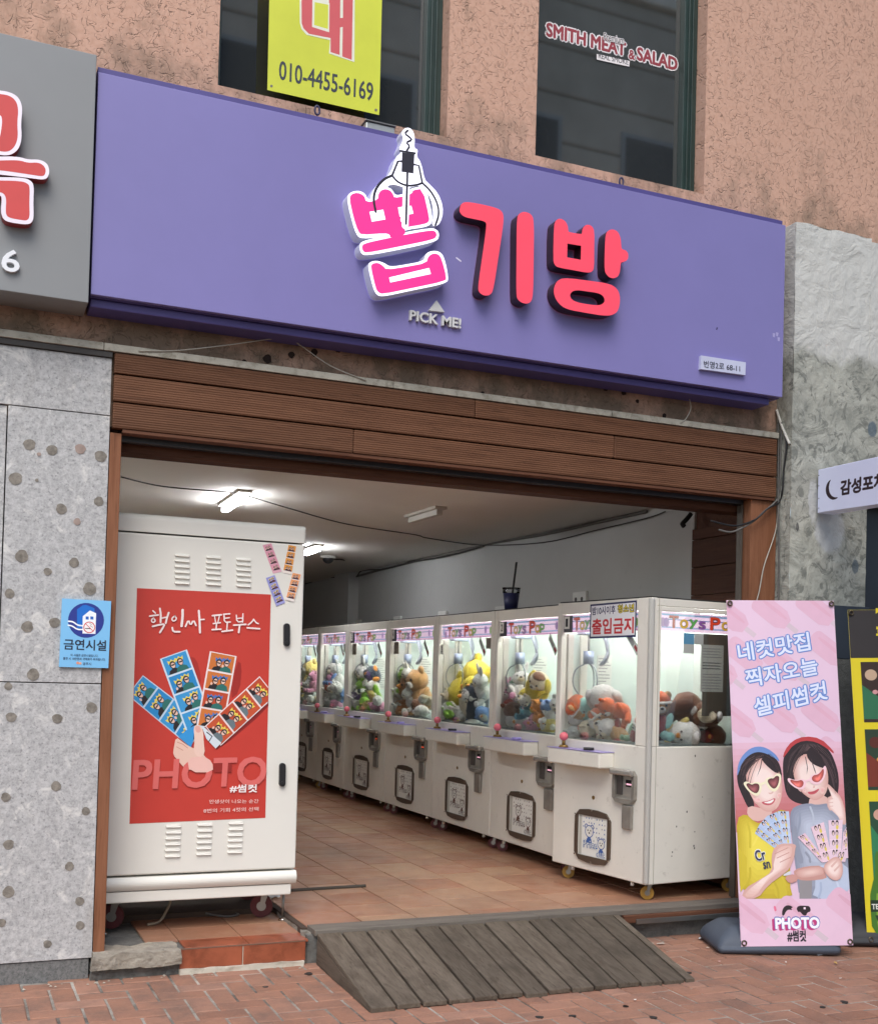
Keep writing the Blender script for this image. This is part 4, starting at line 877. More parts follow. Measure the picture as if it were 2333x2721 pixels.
po.tr = T(Z8); po.text('PHOTO', (515, 224), (1045, 205), .165, (220, 108, 102), .03, (.04, 1)); po.poly([(735, 95), (800, 88), (835, 110), (838, 152), (745, 152)], (236, 190, 178), 1)
po.text('#썸컷', (902, 232), (1010, 232), .046, (246, 236, 232), .03); po.text('인생샷이 나오는 순간', (822, 275), (1016, 273), .0215, (240, 214, 206), .004); po.text('8번의 기회 4컷의 선택', (800, 312), (1016, 304), .0225, (240, 214, 206), .004)
po.done('poster', pb_)
st = Art(fpo, .0003, .00003); st.tr = T(ZK); DKH = (92, 58, 62)
for q4, bg, bd in (((((1285, 158), (1360, 140), (1450, 385), (1375, 402))), (216, 150, 166), (222, 170, 184)), (((1505, 152), (1578, 166), (1535, 410), (1455, 392)), (222, 150, 66), (236, 226, 216)), (((1312, 440), (1388, 414), (1478, 652), (1402, 682)), (146, 148, 206), (160, 160, 214)), (((1540, 392), (1618, 408), (1552, 645), (1478, 625)), (228, 156, 104), (236, 226, 220))):
    strip(*q4, (bg,), bd, 4, two=((BK, 1), (DKH, 1)), hat=(YL if bg[2] > 190 else None), frame=.05, pre=st, last=.92)
st.done('photo_stickers', pb_)

# ================================================================== CLAW MACHINES
M_CAB = paint((226, 222, 210), .42, 0, .06, 2.5, dirt=(13, .60, .55)); M_ALU = paint((206, 204, 196), .35, .35, .05); M_LID = paint((44, 42, 40), .7); M_MINT = paint((208, 222, 214), .5, 0, .05, 2)
M_CGLASS = m_glass('clear_cabinet_glass', (.97, .985, .98), .4); M_PURT = paint((150, 138, 190), .4, 0, .1, 20); M_PBALL = paint((226, 112, 124), .35); M_BRONZE = paint((92, 78, 66), .45, .3, .1); M_BRASS = paint((140, 112, 62), .4, .6)
M_LEDB = glow((250, 250, 250), 55.0*EK, 'lit_led_bar'); M_MARQ = paint((238, 206, 228), .4, 0, .03, 9, emit=1.0*EK)
M_PAPER = paint((220, 222, 214), .8); M_CARD = paint((140, 122, 104), .9, 0, .15, 8); M_PMET = paint((150, 145, 136), .34, .35, .25, 9)
LOC = {}
def machine(label, loc, rotz, Wd, num, notice=False, street=False, wheel=M_REDW, red_led=False):
    k = Wd/.98; D = .84; t = thing('claw_machine', label, 'claw machine', loc, rotz, 'claw machines in a row along the wall')
    B = lambda n, x0, x1, s0, s1, z0, z1, m, bev=.004, par=None: box(n, par or t, x0, x1, s0, s1, z0, z1, m, bev, par is None and False)
    zb, zw, zt, zh = .105, .965, 1.822, 1.902; f0, f1 = .13*k, .932*k
    if not street: f0 = .06
    B('lower_cabinet', 0, D, 0, Wd, zb, zw, M_CAB, .006)
    B('front_post', 0, .05, 0, f0, zw+.001, zh, M_CAB); B('front_post', 0, .05, f1, Wd, zw+.001, zh, M_CAB); B('rear_post', D-.05, D, 0, .06, zw+.001, zh, M_CAB); B('rear_post', D-.05, D, Wd-.06, Wd, zw+.001, zh, M_CAB)
    B('front_header', .001, .05, f0+.001, f1-.001, zt, zh-.001, M_CAB)
    B('roof', .051, D-.051, .001, Wd-.001, zh-.05, zh-.002, M_CAB); B('roof_lid', .01, D-.01, .01, Wd-.01, zh, zh+.008, M_LID, .001)
    B('back_panel', D-.04, D-.012, .062, Wd-.062, zw+.001, zh-.052, M_MINT, 0)
    B('side_panel', .051, D-.051, Wd-.03, Wd-.002, zw+.001, zh-.052, M_MINT, 0)
    if street:
        B('side_header', .051, D-.051, .001, .03, zt, zh-.052, M_CAB); B('corner_trim', -.004, .03, -.006, .034, zb, zh, M_ALU, .014)
        B('side_seam', .060, .064, -.0015, .001, zb, zh, paint((170, 166, 152), .5), 0); B('side_post', .051, .085, .001, .028, zw+.001, zt, M_CAB); B('glass', .086, D-.051, .012, .016, zw+.001, zt-.001, M_CGLASS, 0)
    else: B('side_panel', .051, D-.051, .002, .03, zw+.001, zh-.052, M_MINT, 0)
    B('glass', .018, .022, f0+.001, f1-.001, zw+.001, zt-.001, M_CGLASS, 0)
    B('deck', .052, D-.05, .031, Wd-.031, zw+.002, zw+.012, paint((120, 130, 128), .6), 0)
    B('mid_post', .17, .23, Wd-.05, Wd-.031, zw+.013, zh-.052, M_CAB, .003); B('inner_edge', .052, .10, Wd-.06, Wd-.031, zw+.013, zt-.13, M_CAB, .003)
    B('led_bar', .10, .13, f0+.02, f1-.02, zt-.02, zt-.004, M_LEDB, 0); B('led_bar', D-.16, D-.13, .08, Wd-.08, zh-.075, zh-.06, M_LEDB, 0)
    # lit header strip
    mq = B('header_strip', .028, .034, f0+.004, f1-.004, zt-.125, zt-.002, M_MARQ, 0)
    fm = Frame((.0275, 0, 0), (0, -1, 0), (0, 0, 1)); a_ = Art(fm, .0003, .00004); s0, s1 = -f1+.004, -f0-.004; zz = lambda v: zt-.125+.123*v
    gw = lambda c, e=.5: paint(c, .4, 0, .03, 9, emit=e*EK)
    for v, hh, c in ((.80, .10, (150, 186, 226)), (.58, .05, (104, 132, 190)), (.16, .08, (170, 190, 232)), (.04, .04, (214, 120, 190))): a_.poly([(s0, zz(v)), (s1, zz(v)), (s1, zz(v+hh)), (s0, zz(v+hh))], gw(c))
    L_ = s1-s0; x = s0+.12*L_
    for ch, c, w_, hh in (('T', (214, 66, 46), .085, .62), ('o', (214, 176, 70), .07, .42), ('y', (96, 170, 84), .07, .46), ('s', (140, 86, 160), .06, .40), (' ', 0, .05, 0), ('P', (222, 72, 44), .09, .66), ('o', (222, 176, 66), .07, .42), ('p', (120, 190, 96), .07, .46)):
        if c:
            for bd, cc_ in ((.05, (60, 40, 40)), (.022, c)): a_.text(ch, (x-bd*.03, zz(.14)-bd*.1), (x+w_*L_*1.02+bd*.03, zz(.14)-bd*.1), .123*hh*1.08+bd*.2, gw(cc_, .45), bd)
        x += w_*L_
    for u_, v_, c in ((.86, .5, (190, 150, 214)), (.95, .45, (170, 206, 120)), (.05, .5, (190, 190, 230)), (.09, .3, (200, 160, 210))): a_.poly(circ(s0+u_*L_, zz(v_), .022, .030), gw(c, .3))
    a_.done('header_print', mq, False)
    if street:
        mq2 = B('header_strip', .10, D-.06, .018, .022, zt-.125, zt-.002, M_MARQ, 0); fm2 = Frame((0, .0175, 0), (1, 0, 0), (0, 0, 1)); a_ = Art(fm2, .0003, .00004); x = .16
        for v, hh, c in ((.80, .10, (150, 186, 226)), (.58, .05, (104, 132, 190)), (.16, .08, (170, 190, 232))): a_.poly([(.10, zz(v)), (D-.06, zz(v)), (D-.06, zz(v+hh)), (.10, zz(v+hh))], gw(c))
        for u_, c in ((.11, (206, 170, 214)), (.14, (190, 150, 210))): a_.poly(circ(u_, zz(.45), .024, .03), gw(c, .3))
        for ch, c, w_, hh in (('T', (214, 66, 46), .09, .66), ('o', (222, 180, 70), .08, .5), ('y', (96, 170, 84), .08, .52), ('s', (140, 86, 160), .07, .46), (' ', 0, .03, 0), ('P', (222, 72, 44), .10, .7), ('o', (222, 176, 66), .08, .5)):
            if c:
                for bd, cc_ in ((.05, (60, 40, 40)), (.022, c)): a_.text(ch, (x, zz(.16)), (x+w_*.92, zz(.16)), .123*hh, gw(cc_, .3), bd)
            x += w_
        a_.done('header_print', mq2, False)
    # stickers on the glass
    fgz = Frame((.0175, 0, 0), (0, -1, 0), (0, 0, 1)); a_ = Art(fgz, .0003, .00004)
    if num:
        a_.poly([(-f1+.002, zt-.125), (-f1+.10*k, zt-.125), (-f1+.10*k, zt-.01), (-f1+.002, zt-.01)], (70, 68, 74)) if num != '3' else None
        zq = zt-.10 if num != '3' else zt-.26
        a_.poly([(-f1+.004, zq), (-f1+.066, zq), (-f1+.066, zq+.085), (-f1+.004, zq+.085)], (216, 214, 206)); a_.text(num, (-f1+.020, zq+.014), (-f1+.048, zq+.014), .058, (30, 30, 32), .03)
    if num: a_.done('number_sticker', t, False); a_ = Art(fgz, .0003, .00004)
    rotp = lambda a, b: (-.265*k+a*.72+b*.35, zt-.16+a*-.8+b*.55)
    a_.poly([rotp(0, 0), rotp(.155, 0), rotp(.155, .075), rotp(0, .075)], (60, 58, 60)); a_.poly([rotp(.004, .004), rotp(.151, .004), rotp(.151, .071), rotp(.004, .071)], (206, 214, 208))
    for v in (.016, .032, .048): a_.poly([rotp(.01, v), rotp(.095, v), rotp(.095, v+.008), rotp(.01, v+.008)], (70, 68, 70))
    a_.poly([rotp(.105, .02), rotp(.146, .02), rotp(.146, .06), rotp(.105, .055)], (150, 62, 58))
    a_.done('warning_sticker', t, False)
    if notice:
        a_ = Art(Frame((-.0015, 0, 0), (0, -1, 0), (0, 0, 1)), .0003, .00004)
        n0, n1 = -.616, -.142; a_.poly([(n0, 1.65), (n1, 1.655), (n1, 1.888), (n0, 1.880)], (34, 38, 84)); a_.poly([(n0+.012, 1.663), (n1-.012, 1.668), (n1-.012, 1.876), (n0+.012, 1.868)], (232, 232, 234))
        a_.text('출입금지', (n0+.022, 1.675), (n1-.022, 1.678), .108, (196, 40, 46), .03); a_.text('밤10시이후', (n0+.022, 1.806), (n0+.265, 1.809), .056, (48, 42, 92), .022)
        a_.text('청소년', (n0+.285, 1.810), (n1-.02, 1.812), .060, (60, 50, 40), .06); a_.text('청소년', (n0+.290, 1.813), (n1-.025, 1.815), .054, (226, 206, 60), .016)
        a_.done('notice_sheet', t, False)
    # claw on its carriage
    cy_ = Wd-.17; cx_ = .145; B('claw_carriage', cx_-.07, cx_+.09, cy_-.05, cy_+.05, zh-.22, zh-.14, paint((168, 182, 198), .4, .2), .01)
    B('gantry_rail', .14, D-.06, cy_-.02, cy_+.02, zh-.13, zh-.11, M_STEEL, .003); cyl('claw_cord', t, (cx_, cy_, zh-.34), (cx_, cy_, zh-.20), .008, M_STEEL, 8, False)
    cyl('claw_head', t, (cx_, cy_, zh-.42), (cx_, cy_, zh-.33), .038, paint((150, 164, 186), .35, .2), 16, False)
    for q in range(3):
        an = 2*math.pi*q/3+.5; dr = Vector((math.cos(an), math.sin(an), 0)); c0_ = Vector((cx_, cy_, zh-.41))
        tube('claw_prong', t, spline([c0_, c0_+dr*.085+Vector((0, 0, -.05)), c0_+dr*.10+Vector((0, 0, -.16)), c0_+dr*.02+Vector((0, 0, -.27))], 5), .0055, paint((140, 150, 154), .35, .3), 6, False)
    # coiled cable, notices on the far walls
    tube('coiled_cable', t, [(cx_+.10+.02*math.sin(q*.4), cy_-.05+.025*math.cos(q*.4), zh-.16-.26*abs(math.sin(q*.11))) for q in range(30)], .012, paint((128, 136, 146), .6), 6, False)
    B('notice_paper', .08+.02*(num == '3'), .16, Wd-.0625, Wd-.0605, 1.28, 1.62, M_PAPER, 0) if num in ('4', '5', '3') else None
    np_ = B('notice_paper', .33, .46, Wd-.034, Wd-.0305, 1.20, 1.55, M_PAPER, 0); a_ = Art(Frame((0, Wd-.0345, 0), (1, 0, 0), (0, 0, 1)), .0002, .00003)
    for r_ in range(14): a_.poly([(.34, 1.53-r_*.023), (.34+.11*(.6+.4*math.sin(r_*2.3)**2), 1.53-r_*.023), (.34+.11*(.6+.4*math.sin(r_*2.3)**2), 1.522-r_*.023), (.34, 1.522-r_*.023)], (150, 152, 150))
    a_.done('paper_print', np_, False)
    if num in ('2', '3', None): B('cardboard_piece', .035, .038, f0+.03, f0+.16, zt-.22, zt-.13, M_CARD, 0)
    if num in ('4', '5'): B('cardboard_piece', .035, .038, f1-.14, f1-.01, zt-.25, zt-.13, M_CARD, 0)
    if street:
        B('cardboard_piece', .46, D-.06, .020, .0235, 1.16, zt-.13, paint((104, 98, 88), .9, 0, .15, 8), 0); pp = B('notice_paper', .44, .636, .0165, .0195, 1.317, 1.622, M_PAPER, 0)
        a_ = Art(Frame((0, .0160, 0), (1, 0, 0), (0, 0, 1)), .0002, .00003)
        for r_ in range(15):
            if r_ in (4, 8): continue
            a_.poly([(.452, 1.600-r_*.0185), (.452+.17*random.uniform(.7, 1), 1.600-r_*.0185), (.62, 1.594-r_*.0185), (.452, 1.594-r_*.0185)], (150, 150, 148) if r_ not in (5, 6, 7) else (90, 90, 92))
        a_.poly([(.285, 1.62), (.375, 1.62), (.375, 1.69), (.285, 1.69)], (112, 176, 216)); a_.poly([(.285, 1.56), (.375, 1.56), (.375, 1.62), (.285, 1.62)], (216, 218, 212)); a_.poly([(.376, 1.62), (.455, 1.62), (.455, 1.69), (.376, 1.69)], (206, 208, 204)); a_.done('paper_print', pp, False)
    # control shelf
    sh = B('control_shelf', -.125, -.001, .33*k, .895*k, .803, .905, M_CAB, .01); B('shelf_top', -.127, -.001, .328*k, .897*k, .906, .910, M_PURT, .001, sh)
    cyl('joystick_base', sh, (-.066, .79*k, .911), (-.066, .79*k, .928), .036, M_BRASS, 12, False, .026); cyl('joystick_stem', sh, (-.066, .79*k, .928), (-.066, .79*k, .965), .012, M_BRASS, 10, False)
    me = ICO.copy() if False else None
    o = link('joystick_ball', ICO, None, sh, False); o.location = (-.066, .79*k, .985); o.scale = (.030,)*3; o.material_slots[0].link = 'OBJECT'; o.material_slots[0].material = M_PBALL
    cyl('push_button', sh, (-.07, .51*k, .911), (-.07, .51*k, .928), .036, M_BLACK if num in ('1', '3', '5') else M_PURT, 20, False)
    # coin unit with hood, coin return, prize door, lock
    fF = Frame((-.0005, 0, 0), (0, -1, 0), (0, 0, 1)); ey = lambda s_: -s_*k
    def ring(n, s0, s1, z0, z1, wdt, h, mat, bulge=.0, sidem=None):
        out = [(ey(s1), z0), (ey((s0+s1)/2), z0-bulge), (ey(s0), z0), (ey(s0)+.004, (z0+z1)/2), (ey(s0), z1), (ey((s0+s1)/2), z1+bulge), (ey(s1), z1), (ey(s1)-.004, (z0+z1)/2)]
        inn = [(ey(s1)+wdt, z0+wdt), (ey(s0)-wdt, z0+wdt), (ey(s0)-wdt, z1-wdt), (ey(s1)+wdt, z1-wdt)]
        return solid(n, t, fF, [chaikin(out, 1), inn[::-1]], 0, h, mat, world=False)
    cu = ring('coin_unit', .10, .31, .60, .80, .022, .028, M_PMET, .012)
    B('coin_plate', -.010, -.001, .115*k, .298*k, .62, .782, paint((196, 192, 182), .3, .6, .1), .001, cu); B('coin_hood', -.058, -.029, .095*k, .315*k, .770, .812, paint((176, 172, 164), .25, .5, .1), .012, cu)
    B('coin_slot', -.022, -.0105, .225*k, .275*k, .645, .765, paint((96, 92, 88), .4, .5), .002, cu); B('coin_display', -.013, -.0105, .125*k, .195*k, .70, .745, M_BLACK, 0, cu)
    B('display_digits', -.0145, -.0135, .132*k, .188*k, .712, .722, glow((255, 190, 210) if not red_led else (255, 90, 50), .7*EK), 0, cu)
    B('coin_return', -.022, -.001, .127*k, .222*k, .43, .585, M_PMET, .008); 
    dr_ = ring('prize_door', .345, .716, .175, .497, .028, .012, M_BRONZE, .022)
    B('door_flap', -.004, -.001, .345*k+.03, .716*k-.03, .20, .47, paint((226, 226, 216), .4), 0, dr_)
    fD = Frame((-.0045, 0, 0), (0, -1, 0), (0, 0, 1)); a_ = Art(fD, .0002, .00003); ic = (62, 96, 160) if num == '1' else (92, 58, 44); e0, e1 = ey(.716)+.04, ey(.345)-.04; XX = lambda u: e0+(e1-e0)*u; ZZ = lambda v: .205+.26*v
    a_.poly([(XX(0)-.004, ZZ(-.02)), (XX(1)+.004, ZZ(-.02)), (XX(1)+.004, ZZ(1.03)), (XX(0)-.004, ZZ(1.03))], (228, 228, 220)); a_.poly([(XX(0), ZZ(0)), (XX(.1), ZZ(0)), (XX(.1), ZZ(1)), (XX(0), ZZ(1))], (186, 186, 174))
    for r_ in range(6):
        for c_ in range(9):
            if (r_*3+c_) % 4 == 0 or (r_ > 2 and c_ < 4): continue
            a_.poly(circ(XX(.17+c_*.095), ZZ(.95-r_*.11), .005, .006, 8), ic if (r_+c_) % 3 else (150, 150, 146))
    for u_, v_, r1 in ((.38, .62, .042), (.82, .36, .036)):   # two plain bears
        for dxx in (-.75, .75): a_.poly(circ(XX(u_)+dxx*r1, ZZ(v_)+.75*r1, r1*.42), ic); a_.poly(circ(XX(u_)+dxx*r1, ZZ(v_)+.75*r1, r1*.26), (214, 214, 206))
        a_.poly(circ(XX(u_), ZZ(v_), r1*1.08, r1), ic); a_.poly(circ(XX(u_), ZZ(v_), r1*.92, r1*.85), (220, 220, 212))
        for dxx in (-.35, .35): a_.poly(circ(XX(u_)+dxx*r1, ZZ(v_)+.15*r1, r1*.14, None, 8), (30, 30, 34))
        a_.poly(circ(XX(u_), ZZ(v_)-.25*r1, r1*.2, r1*.14, 8), (40, 36, 40)); a_.poly([(XX(u_)-.8*r1, ZZ(v_)-2.1*r1), (XX(u_)+.8*r1, ZZ(v_)-2.1*r1), (XX(u_)+.5*r1, ZZ(v_)-.9*r1), (XX(u_)-.5*r1, ZZ(v_)-.9*r1)], ic, 1)
    for bd, c_ in ((.06, ic), (.01, (214, 218, 212))): a_.text('Prize', (XX(.15), ZZ(.18)), (XX(.70), ZZ(.18)), .058, c_, bd); a_.text('out', (XX(.64), ZZ(.0)), (XX(.97), ZZ(.0)), .046, c_, bd)
    a_.done('door_print', dr_, False)
    for s_, z_ in ((.35, .20), (.35, .47), (.71, .20), (.71, .47), (.53, .165), (.53, .507)): cyl('door_screw', dr_, (-.018, s_*k, z_), (-.0146, s_*k, z_), .006, M_CHROME, 8, False)
    cyl('cabinet_lock', t, (-.006, .533*k, .594), (-.0005, .533*k, .594), .013, M_BRASS, 14, False)
    for s_, x_ in ((.07, .075), (Wd-.09, .075), (.07, D-.07), (Wd-.09, D-.07)): caster(t, x_, s_, .001, .042, zb, wheel, False, -.55)
    for s_ in (.16, Wd-.2): cyl('leveling_foot', t, (.03, s_, .075), (.03, s_, zb), .012, M_PAPER, 8, False)
    if street:
        a_ = Art(Frame((0, -.0008, 0), (1, 0, 0), (0, 0, 1)), .0002, .00003)
        for x_, z_, r_ in ((.33, .55, .006), (.245, .46, .005), (.40, .42, .004), (.395, .33, .006), (.40, .315, .006), (.215, .30, .005), (.21, .275, .004), (.39, .905, .006), (.46, .64, .003)): a_.poly(circ(x_, z_, r_, r_*1.3, 7), (96, 90, 84))
        a_.done('rust_chips', t, False)
    LOC[num or label] = t; return t
bm = bmesh.new(); bmesh.ops.create_icosphere(bm, subdivisions=3, radius=1); ICO = bpy.data.meshes.new('ball'); bm.to_mesh(ICO); bm.free(); ICO.polygons.foreach_set('use_smooth', [True]*len(ICO.polygons)); ICO.materials.append(M_PBALL)
m1 = machine('cream claw machine number 1 nearest the street with a youth curfew notice', (4.031, .128, FZ), R(7.34), .98, '1', True, True, M_YELW)
MX = 4.005; edges = [1.12, 2.31, 3.50, 4.715, 5.98, 7.0, 8.1]
lab = ('cream claw machine number 2, next behind the one with the notice', 'cream claw machine number 3 holding the big yellow plush bear', 'cream claw machine number 4 holding the brown plush bears', 'cream claw machine number 5 holding the lime green plush frog', 'unnumbered cream claw machine, sixth from the street, holding white plush cats', 'farthest cream claw machine, half hidden behind the photo booth')
ms = [m1]
for i in range(6): ms.append(machine(lab[i], (MX, edges[i]+.004, FZ), 0, edges[i+1]-edges[i]-.008, ('2', '3', '4', '5', None, None)[i], red_led=(i in (2, 3)), wheel=(M_YELW if i == 5 else M_REDW)))
# ================================================================== PLUSH TOYS (each lies inside a machine)
PL = {'w': (232, 230, 224), 'c': (230, 216, 186), 'o': (226, 104, 44), 't': (196, 150, 96), 'b': (110, 70, 46), 'db': (84, 50, 34), 'y': (228, 206, 60), 'n': (42, 58, 74), 'r': (176, 40, 40), 'g': (150, 206, 60), 'gg': (120, 160, 130), 'teal': (66, 142, 160), 'pk': (230, 160, 190), 'gr': (196, 200, 196), 'pu': (92, 58, 120), 'bl': (110, 150, 206), 'tan': (190, 128, 76), 'or2': (232, 150, 50), 'bk': (36, 36, 40), 'mint': (150, 206, 200), 'ly': (240, 220, 130), 'stripe': (150, 44, 50)}
from mathutils import noise as mnoise
bm = bmesh.new(); bmesh.ops.create_icosphere(bm, subdivisions=4, radius=1)
for v in bm.verts: v.co *= 1+.05*mnoise.noise(v.co*2.3)+.028*mnoise.noise(v.co*7)+.02*mnoise.noise(v.co*19)
FUZ = bpy.data.meshes.new('plush_ball'); bm.to_mesh(FUZ); bm.free(); FUZ.polygons.foreach_set('use_smooth', [True]*len(FUZ.polygons)); FUZ.materials.append(M_PBALL)
def plush(name, mi, s, d, z, size, rot, label, kind, body, head=None, acc=None, extra=None, face=True):
    m = ms[mi]; cl = m.matrix_basis.inverted() @ Vector(CAM); wd_ = .98 if mi == 0 else edges[mi]-edges[mi-1]
    if not (mi == 0 and s < .33): size *= (1.12 if mi == 0 else .98); z = 1.0+(z-1.0)*(.9 if mi == 0 else .84)
    if not (mi == 0 and s < .33):     # seat it against the glass where the pile shows
        d = min(d, size*.62+.055); s = min(wd_-size*.55-.05, s+d*(s-cl.y)/(-cl.x))
    base = m.matrix_basis @ Vector((d, s, z)); o = thing(name, label, 'plush toy', base, 0, 'plush toys inside the claw machines', Euler((R(rot[0]), R(rot[1]), R(rot[2]+math.degrees(m.rotation_euler.z)-90))))
    C = lambda k: m_plush(PL[k]); hb = head or body; ac = acc or body
    def e(n, p, r, c, ro=(0, 0, 0)):
        q = link(n, ICO if n in ('eye', 'nose', 'pupil') else FUZ, None, o, False); q.location = Vector(p)*size; q.scale = Vector(r)*size; q.rotation_euler = ro; q.material_slots[0].link = 'OBJECT'; q.material_slots[0].material = C(c); return q
    # sits along +z, looks along -y
    if kind == 'egg':
        e('body', (0, 0, .0), (.62, .52, .8), body); e('belly', (0, -.14, -.05), (.46, .43, .6), hb)
        for sx in (-1, 1): e('arm', (sx*.58, -.05, .0), (.16, .14, .3), ac, (0, sx*.5, 0)); e('foot', (sx*.3, -.2, -.75), (.2, .28, .13), ac)
        if face:
            for sx in (-1, 1): e('eye', (sx*.18, -.50, .32), (.05, .04, .06), 'bk')
            e('beak', (0, -.56, .2), (.12, .12, .07), 'or2')
        return o
    e('body', (0, 0, -.35), (.46, .40, .52), body); e('head', (0, -.04, .42), (.5, .44, .43), hb)
    for sx in (-1, 1):
        e('arm', (sx*.48, -.16, -.2), (.15, .15, .34), body if kind != 'dressed' else ac, (-.5, sx*.5, 0)); e('leg', (sx*.3, -.36, -.74), (.17, .36, .17), ac if kind in ('dressed',) else body, (.15, 0, sx*.35)); e('paw', (sx*.39, -.66, -.72), (.17, .13, .18), acc or hb)
        if kind in ('bear', 'dressed'): e('ear', (sx*.38, 0, .78), (.17, .10, .17), hb)
        elif kind == 'rabbit': e('ear', (sx*.2, .02, 1.05), (.12, .09, .42), hb, (0, sx*.25, 0))
        elif kind == 'dog': e('ear', (sx*.5, 0, .42), (.13, .2, .36), ac, (0, -sx*.3, 0))
        elif kind == 'cat': e('ear', (sx*.34, 0, .80), (.14, .09, .2), hb, (0, sx*.45, 0))
        elif kind == 'frog': e('eye_bump', (sx*.26, -.12, .84), (.17, .16, .17), hb); e('pupil', (sx*.26, -.26, .86), (.06, .04, .06), 'bk')
        if face and kind != 'frog': e('eye', (sx*.2, -.44, .48), (.055, .04, .065), 'bk')
    if face and kind != 'frog': e('muzzle', (0, -.42, .30), (.2, .14, .15), 'w' if hb != 'w' else 'c'); e('nose', (0, -.56, .36), (.075, .05, .055), 'bk')
    if kind == 'dressed': e('hat', (0, .05, .62), (.52, .48, .32), extra or 'o'); e('hat_brim', (0, -.02, .56), (.56, .53, .09), 'w')
    elif extra: e('patch', (0, -.1, .70), (.34, .28, .18), extra)
    return o
